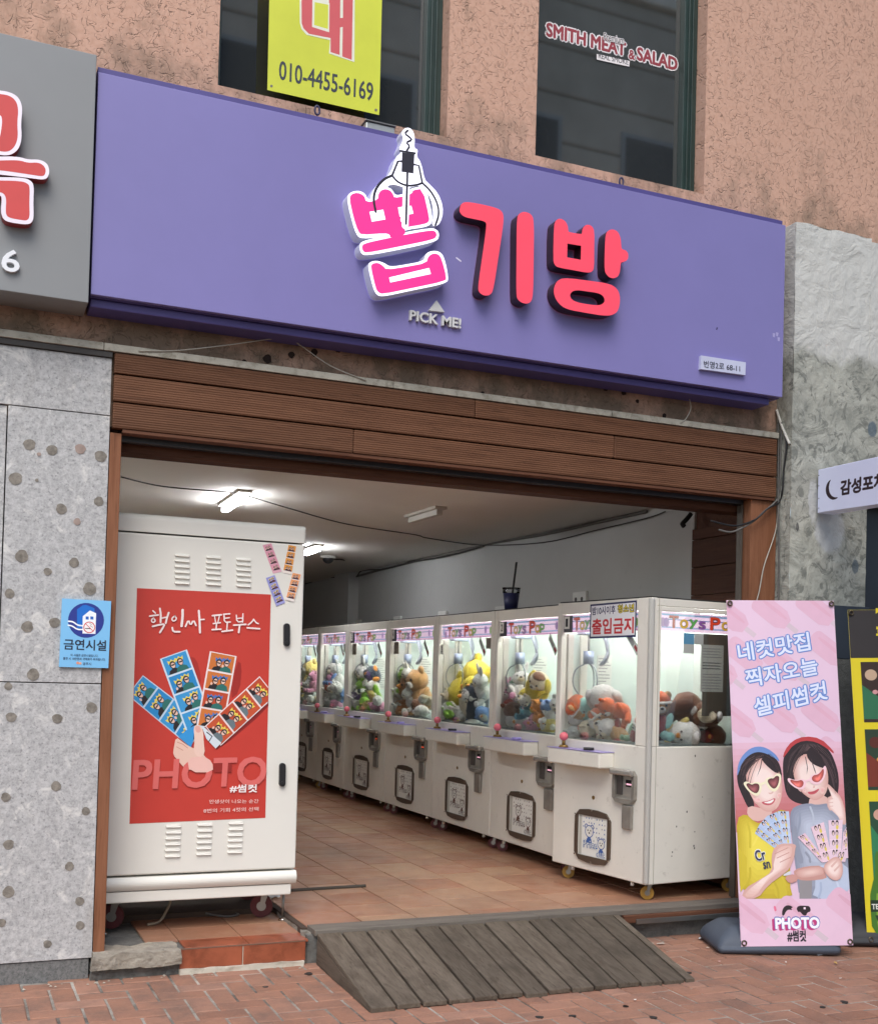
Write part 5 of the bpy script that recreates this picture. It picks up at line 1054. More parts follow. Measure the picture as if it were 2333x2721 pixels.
Q_ = [  # name, machine, s, depth, z(local), size, rot, label, kind, body, head, accent, extra
 ('plush_bear', 0, .77, .24, 1.15, .155, (60, 20, -30), 'tan plush bear in an orange hat leaning left in machine 1', 'dressed', 'mint', 't', 'mint', 'o'),
 ('plush_lamb', 0, .44, .24, 1.27, .17, (70, 0, 40), 'white floppy-eared plush lamb lying on top of the pile in machine 1', 'dog', 'w', 'w', 'w', None),
 ('plush_bear', 0, .40, .15, 1.07, .15, (20, -30, 10), 'plush bear with a big orange hat upside down at the middle of machine 1', 'dressed', 'c', 't', 'stripe', 'o'),
 ('plush_bear', 0, .62, .16, 1.04, .12, (80, 0, 60), 'cream plush bear lying low behind the glass of machine 1', 'bear', 'c', 'c', 't', None),
 ('plush_bear', 0, .24, .13, 1.05, .12, (10, 40, 0), 'small plush bear in a striped red shirt at the front corner of machine 1', 'dressed', 'stripe', 't', 'gg', 'o'),
 ('plush_bear', 0, .15, .19, 1.16, .165, (10, 0, 70), 'plush bear with orange hat standing behind the street side glass', 'dressed', 'stripe', 't', 'mint', 'o'),
 ('plush_dog', 0, .30, .46, 1.19, .24, (75, 0, 120), 'big dark brown plush dog lying at the back of machine 1', 'dog', 'b', 'b', 'db', None),
 ('plush_dog', 0, .17, .60, 1.16, .19, (80, 10, 60), 'brown plush dog with a cream patch lying by the street side glass', 'dog', 'b', 'b', 'w', 'c'),
 ('plush_duck', 0, .13, .42, 1.03, .15, (0, 90, 0), 'white plush duck with yellow bill lying along the street side glass', 'egg', 'w', 'w', 'ly', None),
 ('plush_roll', 0, .14, .66, 1.02, .13, (0, 85, 20), 'dark red brown plush roll at the inner end of the street side glass', 'egg', 'db', 'stripe', 'db', None),
 ('plush_toy', 0, .86, .18, 1.0, .10, (80, 0, 0), 'pale mint plush lying in the far left corner of machine 1', 'bear', 'mint', 'gr', 'bl', None),
 ('plush_bear', 1, .86, .20, 1.28, .16, (10, 10, -10), 'grey white plush bear with closed eyes hugging another in machine 2', 'bear', 'gr', 'gr', 'w', 'gg'),
 ('plush_bear', 1, .92, .16, 1.10, .17, (60, 0, 30), 'plush bear in dark red clothes lying at the left of machine 2', 'bear', 'r', 'b', 'db', None),
 ('plush_dog', 1, .42, .20, 1.36, .17, (30, 30, 30), 'cream plush dog with black nose and yellow hood on top in machine 2', 'dog', 'y', 'c', 'y', 'b'),
 ('plush_bird', 1, .58, .18, 1.22, .14, (0, -20, 0), 'yellow plush bird with teal legs in the middle of machine 2', 'bear', 'teal', 'y', 'teal', None),
 ('plush_bear', 1, .33, .15, 1.16, .13, (50, 0, -20), 'orange plush bear lying under the hooded dog in machine 2', 'bear', 'or2', 'or2', 't', None),
 ('plush_rabbit', 1, .70, .40, 1.36, .15, (-20, 0, 60), 'white plush rabbit lying at the back of machine 2', 'rabbit', 'w', 'w', 'pk', None),
 ('plush_cushion', 1, .70, .14, 1.03, .12, (0, 80, 0), 'pale grey plush cushion at the bottom of machine 2', 'egg', 'gr', 'w', 'gr', None),
 ('plush_cushion', 1, .47, .14, 1.03, .115, (0, 70, 0), 'pink plush cushion at the bottom of machine 2', 'egg', 'pk', 'pk', 'pk', None),
 ('plush_cushion', 1, .24, .14, 1.04, .12, (0, 60, 0), 'white plush with a yellow rim in the right corner of machine 2', 'egg', 'ly', 'w', 'y', None),
 ('plush_bear', 1, .22, .17, 1.16, .12, (40, 0, 0), 'muted violet plush bear at the right end of machine 2', 'bear', 'pu', 'bl', 'n', None),
 ('plush_rabbit', 1, 1.02, .30, 1.26, .12, (20, 0, 0), 'pink plush rabbit in the far left corner of machine 2', 'rabbit', 'pk', 'pk', 'y', None),
 ('plush_bear', 2, .72, .26, 1.36, .29, (20, -35, 190), 'big yellow plush bear seen from behind in machine 3', 'bear', 'y', 'y', 'y', None),
 ('plush_penguin', 2, .34, .17, 1.20, .24, (5, 10, 0), 'navy plush penguin with a large cream belly in machine 3', 'egg', 'n', 'c', 'w', None),
 ('plush_bear', 2, .76, .15, 1.04, .12, (70, 30, 0), 'small lime and blue plush lying at the bottom of machine 3', 'bear', 'bl', 'g', 'c', None),
 ('plush_bird', 2, .40, .45, 1.32, .14, (0, 0, 40), 'small yellow plush bird behind the penguin in machine 3', 'egg', 'y', 'y', 'or2', None),
 ('plush_rabbit', 2, .20, .30, 1.34, .15, (20, 20, 0), 'white plush rabbit at the right edge of machine 3', 'rabbit', 'w', 'w', 'w', None),
 ('plush_loaf', 3, .82, .20, 1.28, .25, (10, 20, 0), 'large tan loaf-shaped plush at the left of machine 4', 'egg', 'tan', 'tan', 'tan', None),
 ('plush_bear', 3, .66, .16, 1.12, .20, (30, 0, 170), 'brown plush bear with its back to the glass in machine 4', 'bear', 'tan', 'tan', 'w', None),
 ('plush_bear', 3, .34, .24, 1.26, .25, (10, -10, 10), 'large light brown plush bear at the right of machine 4', 'bear', 't', 't', 'w', None),
 ('plush_seal', 3, .30, .13, 1.03, .12, (80, 0, 70), 'white plush seal lying at the bottom of machine 4', 'egg', 'w', 'w', 'w', None),
 ('plush_frog', 3, 1.02, .35, 1.36, .13, (0, 0, 0), 'green plush frog in the far corner of machine 4', 'frog', 'g', 'g', 'g', None),
 ('plush_rabbit', 3, .62, .42, 1.40, .13, (20, 0, 0), 'white plush rabbit at the back of machine 4', 'rabbit', 'w', 'w', 'w', None),
 ('plush_rabbit', 4, .98, .24, 1.38, .18, (10, 10, -10), 'white plush rabbit at the upper left in machine 5', 'rabbit', 'w', 'w', 'w', None),
 ('plush_bird', 4, .40, .22, 1.42, .15, (0, -50, 10), 'navy and purple plush bird tipped over in machine 5', 'egg', 'n', 'pu', 'or2', None),
 ('plush_frog', 4, .66, .17, 1.18, .20, (10, 0, 0), 'lime green plush frog sitting at the middle of machine 5', 'frog', 'g', 'g', 'g', None),
 ('plush_dog', 4, .34, .15, 1.20, .17, (20, 20, 0), 'white headed plush dog with lime body in machine 5', 'dog', 'g', 'w', 'g', None),
 ('plush_toy', 4, .92, .16, 1.10, .14, (50, 0, 0), 'purple plush lying at the left of machine 5', 'bear', 'pu', 'pu', 'w', None),
 ('plush_toy', 4, .50, .13, 1.02, .11, (70, 0, 30), 'pale cream plush at the bottom of machine 5', 'bear', 'w', 'ly', 'pk', None),
 ('plush_dog', 4, .66, .38, 1.36, .15, (10, 0, 0), 'white plush dog with a dark ear at the back of machine 5', 'dog', 'w', 'w', 'n', None),
 ('plush_toy', 2, .95, .14, 1.05, .13, (60, 0, 20), 'cream plush tucked under the yellow bear in machine 3', 'bear', 'c', 'w', 'y', None),
 ('plush_toy', 2, .52, .14, 1.02, .11, (60, 0, 20), 'pale blue plush at the bottom middle of machine 3', 'bear', 'bl', 'w', 'g', None),
 ('plush_toy', 3, .92, .14, 1.03, .13, (60, 0, 20), 'grey blue plush in the lower left corner of machine 4', 'bear', 'n', 'gr', 'bl', None),
 ('plush_toy', 4, .76, .14, 1.02, .12, (60, 0, 20), 'white plush with grey paws at the bottom left of machine 5', 'bear', 'w', 'w', 'gr', None),
 ('plush_toy', 4, .26, .14, 1.02, .11, (60, 0, 20), 'pink plush in the lower right corner of machine 5', 'bear', 'pk', 'pk', 'w', None),
 ('plush_cat', 5, .36, .18, 1.40, .20, (10, -10, 0), 'large white plush cat at the right of the unnumbered sixth machine', 'cat', 'w', 'w', 'w', None),
 ('plush_cat', 5, .26, .14, 1.16, .17, (20, 10, 0), 'second white plush cat below the large one in the sixth machine', 'cat', 'w', 'w', 'gr', None),
 ('plush_toy', 5, .62, .15, 1.18, .15, (40, 0, 0), 'orange and plum plush lying at the middle of the sixth machine', 'bear', 'pu', 'o', 'pk', None),
 ('plush_toy', 5, .56, .32, 1.42, .15, (0, 0, 0), 'yellow and blue plush at the back of the sixth machine', 'bear', 'bl', 'ly', 'bl', None),
 ('plush_toy', 5, .80, .22, 1.30, .14, (20, 0, 0), 'pale pink plush at the left of the sixth machine', 'bear', 'pk', 'pk', 'w', None),
 ('plush_toy', 5, .30, .12, 1.0, .11, (60, 20, 0), 'pink plush at the bottom of the sixth machine', 'egg', 'pk', 'pk', 'w', None),
 ('plush_toy', 5, .56, .12, 1.02, .11, (60, 20, 0), 'black and white plush at the bottom of the sixth machine', 'bear', 'bk', 'w', 'bk', None),
 ('plush_bear', 6, .40, .22, 1.38, .24, (0, 0, 0), 'pale yellow plush bear at the top of the farthest machine', 'bear', 'ly', 'ly', 'ly', None),
 ('plush_bear', 6, .30, .14, 1.14, .19, (10, 10, 0), 'grey plush bear below the yellow one in the farthest machine', 'bear', 'gr', 'gr', 'gr', None),
 ('plush_toy', 6, .16, .16, 1.30, .15, (0, 0, 0), 'pale pink plush at the right of the farthest machine', 'bear', 'pk', 'pk', 'pk', None)]
for q in Q_: plush(*q)
CN = {'w': 'white', 'c': 'cream', 'o': 'orange', 't': 'tan', 'b': 'brown', 'y': 'yellow', 'r': 'red', 'g': 'lime', 'teal': 'teal', 'pk': 'pink', 'gr': 'grey', 'bl': 'blue', 'mint': 'mint', 'ly': 'pale yellow', 'pu': 'purple', 'or2': 'amber'}
WH = ('in the nearest machine', 'in the second machine', 'in the third machine', 'in the fourth machine', 'in the fifth machine', 'in the sixth machine', 'in the farthest machine')
PS = ('left end', 'left half', 'middle', 'right half', 'right end')
FILL = (('o', 'mint', 'c', 'o', 't'), ('r', 'gr', 'pk', 'or2', 'w'), ('g', 'c', 'y', 'w', 'bl'), ('gr', 't', 'w', 'b', 'c'), ('pu', 'w', 'g', 'ly', 'pk'), ('pk', 'w', 'o', 'gr', 'bl'), ('ly', 'pk', 'gr', 'w', 'c')); rg = random.Random(77)
for mi in range(7):
    wd_ = .98 if mi == 0 else edges[mi]-edges[mi-1]
    for j in range(5):
        c_ = FILL[mi][j]; kd = ('bear', 'egg', 'dog', 'cat', 'rabbit')[(mi+j) % 5]
        plush('plush_'+('cushion' if kd == 'egg' else kd), mi, max(.34 if mi == 0 else .1, wd_*(.82-.17*j)), .14, 1.05+.13*((j+mi) % 2)+rg.uniform(-.02, .04), rg.uniform(.10, .13), (rg.uniform(20, 80), rg.uniform(-40, 40), rg.uniform(-60, 60)), 'small %s plush %s at the %s of the pile %s' % (CN[c_], 'cushion' if kd == 'egg' else kd, PS[j], WH[mi]), kd, c_, c_ if j % 2 else 'w', c_)

# ================================================================== ROOM DETAILS
M_TUBE = glow((246, 248, 255), 80*EK, 'lit_fluorescent')
def ceiling_lamp(label, p, q, lit):
    a, b = atz(*p, CEIL-.06), atz(*q, CEIL-.06); t = thing('ceiling_lamp', label, 'lamp', (a+b)/2+Vector((0, 0, .06)), 0, 'ceiling lamps in the shop'); d = (b-a).normalized(); n = Vector((-d.y, d.x, 0))
    def slab(nm, w, z0, z1, ex, m):
        A, B2_ = a-d*ex, b+d*ex; V = [A-n*w, A+n*w, B2_+n*w, B2_-n*w]; V = [Vector((v.x, v.y, z0)) for v in V]+[Vector((v.x, v.y, z1)) for v in V]
        link(nm, mesh(V, [(3, 2, 1, 0), (4, 5, 6, 7), (0, 1, 5, 4), (1, 2, 6, 5), (2, 3, 7, 6), (3, 0, 4, 7)]), m, t)
    slab('base', .05, CEIL-.022, CEIL-.001, .03, paint((190, 184, 172), .6)); slab('diffuser', .024, CEIL-.065, CEIL-.023, 0, M_TUBE if lit else paint((206, 202, 192), .5))
ceiling_lamp('lit ceiling lamp above the photo booth', (597, 1358), (650, 1324), True)
ceiling_lamp('lit ceiling lamp farther in, just right of the booth top', (812, 1474), (846, 1462), True)
ceiling_lamp('unlit ceiling lamp above the middle of the row', (1092, 1388), (1168, 1366), False)
cc_ = atz(872, 1484, CEIL-.03); ct = thing('security_camera', 'small dark dome camera on the ceiling deep in the shop', 'camera', cc_)
cyl('camera_base', ct, (cc_.x, cc_.y, CEIL-.03), (cc_.x, cc_.y, CEIL-.001), .09, paint((190, 188, 182), .6), 18); o = link('camera_dome', ICO, None, ct, True); o.location = (cc_.x, cc_.y, CEIL-.03); o.scale = (.065, .065, .06); o.material_slots[0].link = 'OBJECT'; o.material_slots[0].material = M_BLACK
def rcable(label, pts, r, mat=None): tag(tube('cable', None, spline(pts, 7), r, mat or paint((70, 66, 62), .8), 6), label, 'cable')
ZI = zoom(300, 1100, 2.221); ZI2 = zoom(1050, 1250, 1.692)
rcable('thin dark cable sagging along the ceiling past the first lamp', [atz(*ZI(p), CEIL-.012) for p in ((50, 372), (300, 428), (690, 462), (800, 485), (1050, 560), (1380, 650), (1777, 712))]+[atz(*ZI2(p), CEIL-.012) for p in ((150, 305), (380, 335))]+[atx(*ZI2(p), XW-.02) for p in ((660, 325), (900, 270), (1130, 215), (1215, 185))], .005)
rcable('grey cable pinned along the top of the right wall', [atx(*ZI(p), XW-.02) for p in ((1140, 1000), (1290, 955), (1400, 965), (1560, 925), (1777, 870))]+[atx(*ZI2(p), XW-.02) for p in ((200, 385), (420, 330), (680, 285), (980, 218), (1130, 185))], .014, paint((116, 112, 106), .8))
rcable('second loose cable twisting under the first on the right wall', [atx(*ZI(p), XW-.035) for p in ((1140, 992), (1260, 965), (1420, 968), (1470, 925), (1600, 915), (1777, 868))]+[atx(*ZI2(p), XW-.035) for p in ((60, 412), (230, 385), (400, 340))], .008)
rcable('thin camera cable drooping from the dome camera', [atz(*ZI(p), CEIL-.01) for p in ((1290, 858), (1360, 862))]+[atx(*ZI(p), XW-.03) for p in ((1400, 890), (1470, 925))], .008)
rcable('frayed black cable end dangling at the front of the right wall', [at(*ZI2(p), .9) for p in ((1330, 195), (1310, 220), (1292, 240), (1300, 252))], .018, M_BLACK)
ZW = zoom(780, 1580, 3.78); ZM = zoom(1130, 1600, 2.96)
for i, (Z, x, y, lb) in enumerate(((ZW, 652, 306, 'over the lime frog machine'), (ZW, 1050, 275, 'over the brown bears machine'), (ZW, 1505, 228, 'over the big yellow bear machine'), (ZM, 598, 85, 'behind the iced drink cup'), (ZI2, 835, 580, 'over the machine with the curfew notice'))):
    c = atx(*Z((x, y)), XW-.01); t = thing('wall_socket', 'white wall socket plate on the grey wall '+lb, 'socket', c, 0, 'wall sockets above the machines')
    box('plate', t, XW-.03, XW-.001, c.y-.11, c.y+.11, c.z-.065, c.z+.065, paint((240, 240, 234), .5), .006)
    for s_ in (-.05, .05): cyl('socket_hole', t, (XW-.033, c.y+s_, c.z), (XW-.0295, c.y+s_, c.z), .018, paint((90, 88, 84), .6), 12)
# iced drink left on machine 2
zt2 = FZ+1.912; p = onp = atx(*ZM((672, 118)), MX+.22); cup = thing('drink_cup', 'navy takeaway drink cup with a lid and straw standing on machine 2', 'cup', (MX+.22, p.y, zt2))
M_NAVC = paint((40, 44, 86), .4); x_, y_ = MX+.22, p.y
cyl('cup_body', cup, (x_, y_, zt2), (x_, y_, zt2+.15), .05, M_NAVC, 24, r2=.068); cyl('cup_rim', cup, (x_, y_, zt2+.15), (x_, y_, zt2+.19), .07, m_glass('clear_cup', (.85, .87, .88), 1.2), 24, r2=.074)
cyl('cup_lid', cup, (x_, y_, zt2+.19), (x_, y_, zt2+.197), .078, m_glass('clear_lid', (.75, .78, .8), 1.5), 24); cyl('straw', cup, (x_, y_, zt2+.05), (x_-.01, y_-.10, zt2+.40), .009, M_BLACK, 10)
# floor odds and ends
rcable('flat grey cable cover strip lying on the tiled floor right of the booth', [atz(*zoom(780, 2150, 2.5386)(p), FZ+.006) for p in ((-60, 556), (10, 550), (250, 535), (485, 521))], .012, paint((70, 66, 60), .8))
mk = atz(*ZS((1425, 610)), .15); fm_ = thing('face_mask', 'crumpled white face mask on the floor behind the booth caster', 'mask', mk)
V = []; F = []; rg = random.Random(8)
for j in range(6):
    for i in range(9): V.append((mk.x-.06+i*.015, mk.y+.1+j*.02, .172+.018*math.sin(i*.9+j)*math.sin(j*1.1)+rg.uniform(0, .008)))
for j in range(5):
    for i in range(8): F.append((j*9+i, j*9+i+1, j*9+i+10, j*9+i+9))
link('cloth', mesh(V, F, True), paint((214, 214, 212), .8), fm_); tube('ear_loop', fm_, spline([(mk.x-.06, mk.y+.12, .18), (mk.x-.09, mk.y+.05, .172), (mk.x-.05, mk.y+.02, .172)], 5), .003, M_PAPER, 5)
rcable('pale cord tangled in the dark under the photo booth', [Vector(v) for v in ((1.22, .62, .29), (1.17, .55, .2), (1.12, .5, .145), (1.05, .46, .14))], .008, paint((150, 138, 118), .8))
rcable('loop of grey wire lying under the photo booth', [Vector(v) for v in ((1.4, .62, .15), (1.5, .55, .14), (1.58, .58, .14), (1.55, .66, .14), (1.46, .66, .15))], .007, M_CABG)
# ================================================================== BANNER STANDS
def banner_frame(o, yaw, roll, pitch):
    Rz = Matrix.Rotation(yaw, 3, 'Z'); Ry = Matrix.Rotation(roll, 3, 'Y'); Rx = Matrix.Rotation(pitch, 3, 'X'); M = Rz @ Ry @ Rx; return Frame(o, M @ Vector((1, 0, 0)), M @ Vector((0, 0, 1)))
BFR = banner_frame((4.188, -.61, .049), R(-19.911), R(-1.444), R(-6.959)); BWD, BHT = .65, 2.0
M_PINKB = paint((226, 196, 216), .5, 0, .03, 3); M_BASE = paint((74, 82, 94), .6, 0, .1, 9, dirt=(12, .6, .4)); M_WEB = paint((54, 54, 56), .9)
def stand(name, label, fr, w, h, cloth, basemat, back=.22):
    t = thing(name, label, 'banner', (fr.w(w/2, 0).x, fr.w(w/2, 0).y+.1, 0)); nx, ny = 10, 24; V = []
    for j in range(ny+1):
        for i in range(nx+1): u_, v_ = i/nx, j/ny; V.append(fr.w(w*u_, h*v_, .010*math.sin(u_*3.14)*math.sin(v_*9.5)*0+0))
    F = [(j*(nx+1)+i, j*(nx+1)+i+1, (j+1)*(nx+1)+i+1, (j+1)*(nx+1)+i) for j in range(ny) for i in range(nx)]
    me = mesh(V, F); link('cloth', me, cloth, t)
    me2 = mesh([v+(-fr.n)*.0012 for v in map(Vector, V)], [f[::-1] for f in F]); link('cloth_back', me2, paint((200, 196, 196), .7), t)
    for x_, z_ in ((.018, .02), (w-.018, .02), (.018, h-.02), (w-.018, h-.02)):
        pts = [fr.w(x_+.013*math.cos(q), z_+.013*math.sin(q), .009) for q in (2*math.pi*k/14 for k in range(14))]; tube('eyelet', t, pts, .005, paint((96, 86, 70), .35, .8), 6, closed=True)
    # frame behind the cloth: mast, top and bottom bars, water filled foot
    c = fr.w(w/2, 0, -.05); top = fr.w(w/2, h, -.03); ft = Vector((fr.w(w/2, 0).x-.02, fr.w(w/2, 0).y+back, .0))
    tube('mast', t, spline([ft+Vector((0, 0, .13)), Vector((ft.x, ft.y-.02, .6)), fr.w(w/2, h*.6, -.06), top], 8), .012, M_STEEL, 8)
    for z_ in (.02, h-.02): tube('cross_bar', t, [fr.w(.02, z_, -.012), fr.w(w/2, z_, -.03), fr.w(w-.02, z_, -.012)], .007, M_STEEL, 7)
    # foot: rounded trapezoid tank
    yaw = math.atan2(fr.u.y, fr.u.x); bm = bmesh.new(); L1, L2, D1, D2, hh = .36, .27, .21, .13, .15
    vs = [bm.verts.new(p) for p in ((-L1, -D1, 0), (L1, -D1, 0), (L1, D1, 0), (-L1, D1, 0), (-L1, -D1, .07), (L1, -D1, .07), (L1, D1, .07), (-L1, D1, .07), (-L2, -D2, hh), (L2, -D2, hh), (L2, D2, hh), (-L2, D2, hh))]
    for f in ((3, 2, 1, 0), (8, 9, 10, 11), (0, 1, 5, 4), (1, 2, 6, 5), (2, 3, 7, 6), (3, 0, 4, 7), (4, 5, 9, 8), (5, 6, 10, 9), (6, 7, 11, 10), (7, 4, 8, 11)): bm.faces.new([vs[i] for i in f])
    bmesh.ops.bevel(bm, geom=bm.edges[:], offset=.035, segments=3, affect='EDGES', profile=.5); me = bpy.data.meshes.new('m'); bm.to_mesh(me); bm.free(); me.polygons.foreach_set('use_smooth', [True]*len(me.polygons))
    me.transform(Matrix.Translation((ft.x, ft.y, .002)) @ Matrix.Rotation(yaw, 4, 'Z')); link('foot', me, basemat, t)
    tube('strap', t, [Vector((ft.x+.1, ft.y-.14, .12)), Vector((ft.x+.1, ft.y, .165)), Vector((ft.x+.1, ft.y+.14, .12))], .012, M_WEB, 6)
    return t
bs = stand('banner_stand', 'pink standing banner with two women in heart sunglasses beside the ramp', BFR, BWD, BHT, M_PINKB, M_BASE)
A = Art(BFR, .0004, .000015); Z1 = zoom(1900, 1560, 4.104); Z2 = zoom(1900, 2000, 3.572)
def clip(pts):   # keep print inside the cloth
    e0, e1, g0, g1 = .001, BWD-.001, .001, BHT-.001
    def cut(P, f, it):
        o = []
        for i in range(len(P)):
            a, b = P[i-1], P[i]; ia, ib = f(a), f(b)
            if ia != ib: o.append(it(a, b))
            if ib: o.append(b)
        return o
    lx = lambda c: (lambda a, b: Vector((c, a.y+(b.y-a.y)*(c-a.x)/(b.x-a.x)))); ly = lambda c: (lambda a, b: Vector((a.x+(b.x-a.x)*(c-a.y)/(b.y-a.y), c)))
    for f, it in ((lambda p: p.x >= e0, lx(e0)), (lambda p: p.x <= e1, lx(e1)), (lambda p: p.y >= g0, ly(g0)), (lambda p: p.y <= g1, ly(g1))):
        if len(pts) > 2: pts = cut(pts, f, it)
    return pts
def B_(pts, c, Z, sm=0):
    P_ = clip([BFR.pix(Z(p)) for p in (chaikin(pts, sm) if sm else pts)])
    if len(P_) > 2: A.tr = None; A.poly(P_, c)
def BG(pts, c0, c1, Z, sm=1, ctr=None, n=7, to=.25):
    """soft tonal shape: nested outlines from the rim tone to the inner tone"""
    P0 = chaikin(pts, sm); ctr = Vector(ctr) if ctr else sum(P0, Vector((0, 0)))/len(P0)
    for q in range(n):
        f = q/(n-1); k_ = 1-(1-to)*f; B_([ctr*(1-k_)+p*k_ for p in P0], tuple(c0[i]+(c1[i]-c0[i])*f for i in range(3)), Z)
POP, POP2, STK = (222, 180, 200), (220, 172, 192), (212, 192, 202)
def pop(cx, cy, Z=Z1, s=1.0, c=POP):   # ice lolly lying on the diagonal (stick to the lower right)
    d = Vector((.78, .62)); n = Vector((-.62, .78)); o = Vector((cx, cy)); R_ = lambda a, b: tuple(o+d*a*s+n*b*s)
    B_([R_(190, -26), R_(330, -26), R_(330, 26), R_(190, 26)], STK, Z); B_([R_(-260, -60), R_(-230, -105), R_(-180, -112), R_(195, -112), R_(195, 112), R_(-180, 112), R_(-230, 105), R_(-260, 60)], c, Z, 1); B_([R_(-190, -60), R_(150, -60), R_(150, -20), R_(-190, -20)], POP2, Z, 1)
for x, y in ((180, 330), (640, 290), (1120, 260), (340, 760), (760, 860), (1250, 700), (60, 900), (260, 1480), (720, 1430), (1180, 1420), (1330, 1850)): pop(x, y)
# text lines with blue outline
A.tr = lambda p: BFR.pix(Z1(p)); BLU = (98, 138, 204); LTX = (222, 228, 246)
for t_, p0, p1, h in (('네컷맛집', (262, 822), (1048, 690), .112), ('찍자오늘', (345, 1105), (1132, 955), .110), ('셀피썸컷', (440, 1425), (1232, 1225), .114)):
    a0, a1 = A.xy(p0), A.xy(p1); upv = (-.10, 1)
    A.otext(t_, p0, p1, h, LTX, BLU, .018, .042, upv)
# photo of the two women, drawn in Z2 (lower zoom) coordinates
SKN, SK2, SK3 = (236, 208, 200), (222, 182, 172), (204, 152, 142); HAIR, HAIR2 = (44, 34, 38), (72, 56, 60)
up2 = lambda x, y: (x*3.572/4.104, (y-1806)*3.572/4.104)
for q in range(14):
    f = q/13; y0 = -90+q*58; B_([(150, y0), (1330, y0-14), (1330, 760), (150, 760)], tuple(a_*(1-f)+b_*f for a_, b_ in zip((224, 184, 202), (190, 100, 98))), Z2)
# right woman
B_([(640, 120), (655, 20), (720, -80), (840, -130), (980, -110), (1090, -20), (1150, 120), (1178, 250), (1165, 420), (1090, 460), (880, 500), (760, 480), (680, 420), (650, 280)], HAIR, Z2, 2); BG([(720, 0), (800, -90), (940, -105), (1060, -20), (1110, 120), (1050, 60), (900, -20), (780, 30)], HAIR, (104, 84, 84), Z2, 2, (930, -50))
B_([(640, 60), (660, -20), (730, -110), (850, -155), (1000, -135), (1120, -20), (1130, 20), (1060, -40), (960, -100), (840, -115), (740, -70), (680, 10)], (184, 62, 66), Z2, 1)
B_([(900, 420), (1060, 400), (1080, 520), (960, 560), (880, 520)], SK2, Z2, 1)
BG([(730, 130), (760, 50), (850, 10), (960, 30), (1050, 110), (1075, 220), (1070, 330), (1040, 410), (960, 462), (900, 440), (820, 380), (760, 290)], (214, 166, 156), (242, 220, 212), Z2, 2, (890, 230), 8, .55); BG([(990, 330), (1040, 330), (1050, 380), (1000, 400)], (234, 200, 192), (232, 176, 172), Z2, 2); BG([(825, 345), (860, 350), (865, 385), (835, 375)], (238, 210, 202), (232, 180, 176), Z2, 2)
B_([(860, 20), (900, 90), (960, 130), (1060, 160), (1090, 60), (1020, -50), (900, -60)], HAIR, Z2, 2); B_([(850, 20), (800, 40), (750, 110), (725, 220), (700, 200), (720, 60), (800, -20)], HAIR, Z2, 2)
B_([(852, 40), (860, 40), (880, 150), (868, 215), (872, 140)], HAIR2, Z2); B_([(905, 60), (912, 60), (950, 170), (960, 215), (940, 170)], HAIR2, Z2); B_([(760, 300), (800, 320), (820, 380), (790, 360)], SK2, Z2, 1); B_([(1040, 330), (1068, 300), (1060, 370), (1020, 430)], SK2, Z2, 1); B_([(1000, 20), (1060, 80), (1120, 200), (1140, 340), (1120, 330), (1090, 200), (1030, 90)], HAIR2, Z2, 2); B_([(700, 60), (720, 10), (790, -50), (770, 0), (730, 60), (705, 140)], HAIR2, Z2, 2); B_([(930, 320), (940, 310), (950, 335), (925, 342)], SK2, Z2, 1)
B_([(870, 375), (930, 372), (985, 340), (985, 362), (945, 398), (895, 402)], (198, 92, 100), Z2, 2); B_([(880, 380), (935, 380), (980, 352), (940, 385)], (160, 60, 70), Z2, 1)
# her shirt, arms
BG([(720, 540), (800, 495), (900, 482), (960, 500), (1080, 480), (1200, 560), (1275, 650), (1290, 1390), (800, 1390), (770, 1150), (740, 900), (705, 640)], (140, 146, 164), (190, 198, 214), Z2, 1, (940, 760), 8, .35); B_([(920, 1100), (1250, 1000), (1285, 1390), (915, 1390), (960, 1250)], (188, 200, 220), Z2, 1); B_([(800, 1210), (920, 1215), (915, 1390), (800, 1390)], (150, 146, 148), Z2)
B_([(1100, 520), (1280, 600), (1280, 700), (1240, 690)], (196, 206, 226), Z2); B_([(760, 640), (800, 900), (850, 1050), (790, 1060), (720, 860)], (146, 152, 168), Z2, 1)
BG([(1052, 300), (1075, 300), (1130, 355), (1200, 430), (1235, 560), (1248, 690), (1190, 680), (1120, 580), (1065, 530), (1060, 430), (1110, 410)], (216, 172, 162), (244, 222, 214), Z2, 1, (1140, 490), 6, .6)
for y in (440, 475, 510): B_([(1066, y), (1120, y-4), (1118, y+4), (1066, y+7)], SK2, Z2)
B_([(745, 1115), (870, 1080), (1020, 1075), (1050, 1160), (1060, 1200), (900, 1220), (790, 1212), (750, 1170)], (200, 152, 142), Z2, 1); BG([(760, 1130), (870, 1095), (1020, 1085), (1050, 1150), (900, 1190), (790, 1190)], (210, 164, 154), (234, 202, 192), Z2, 1)
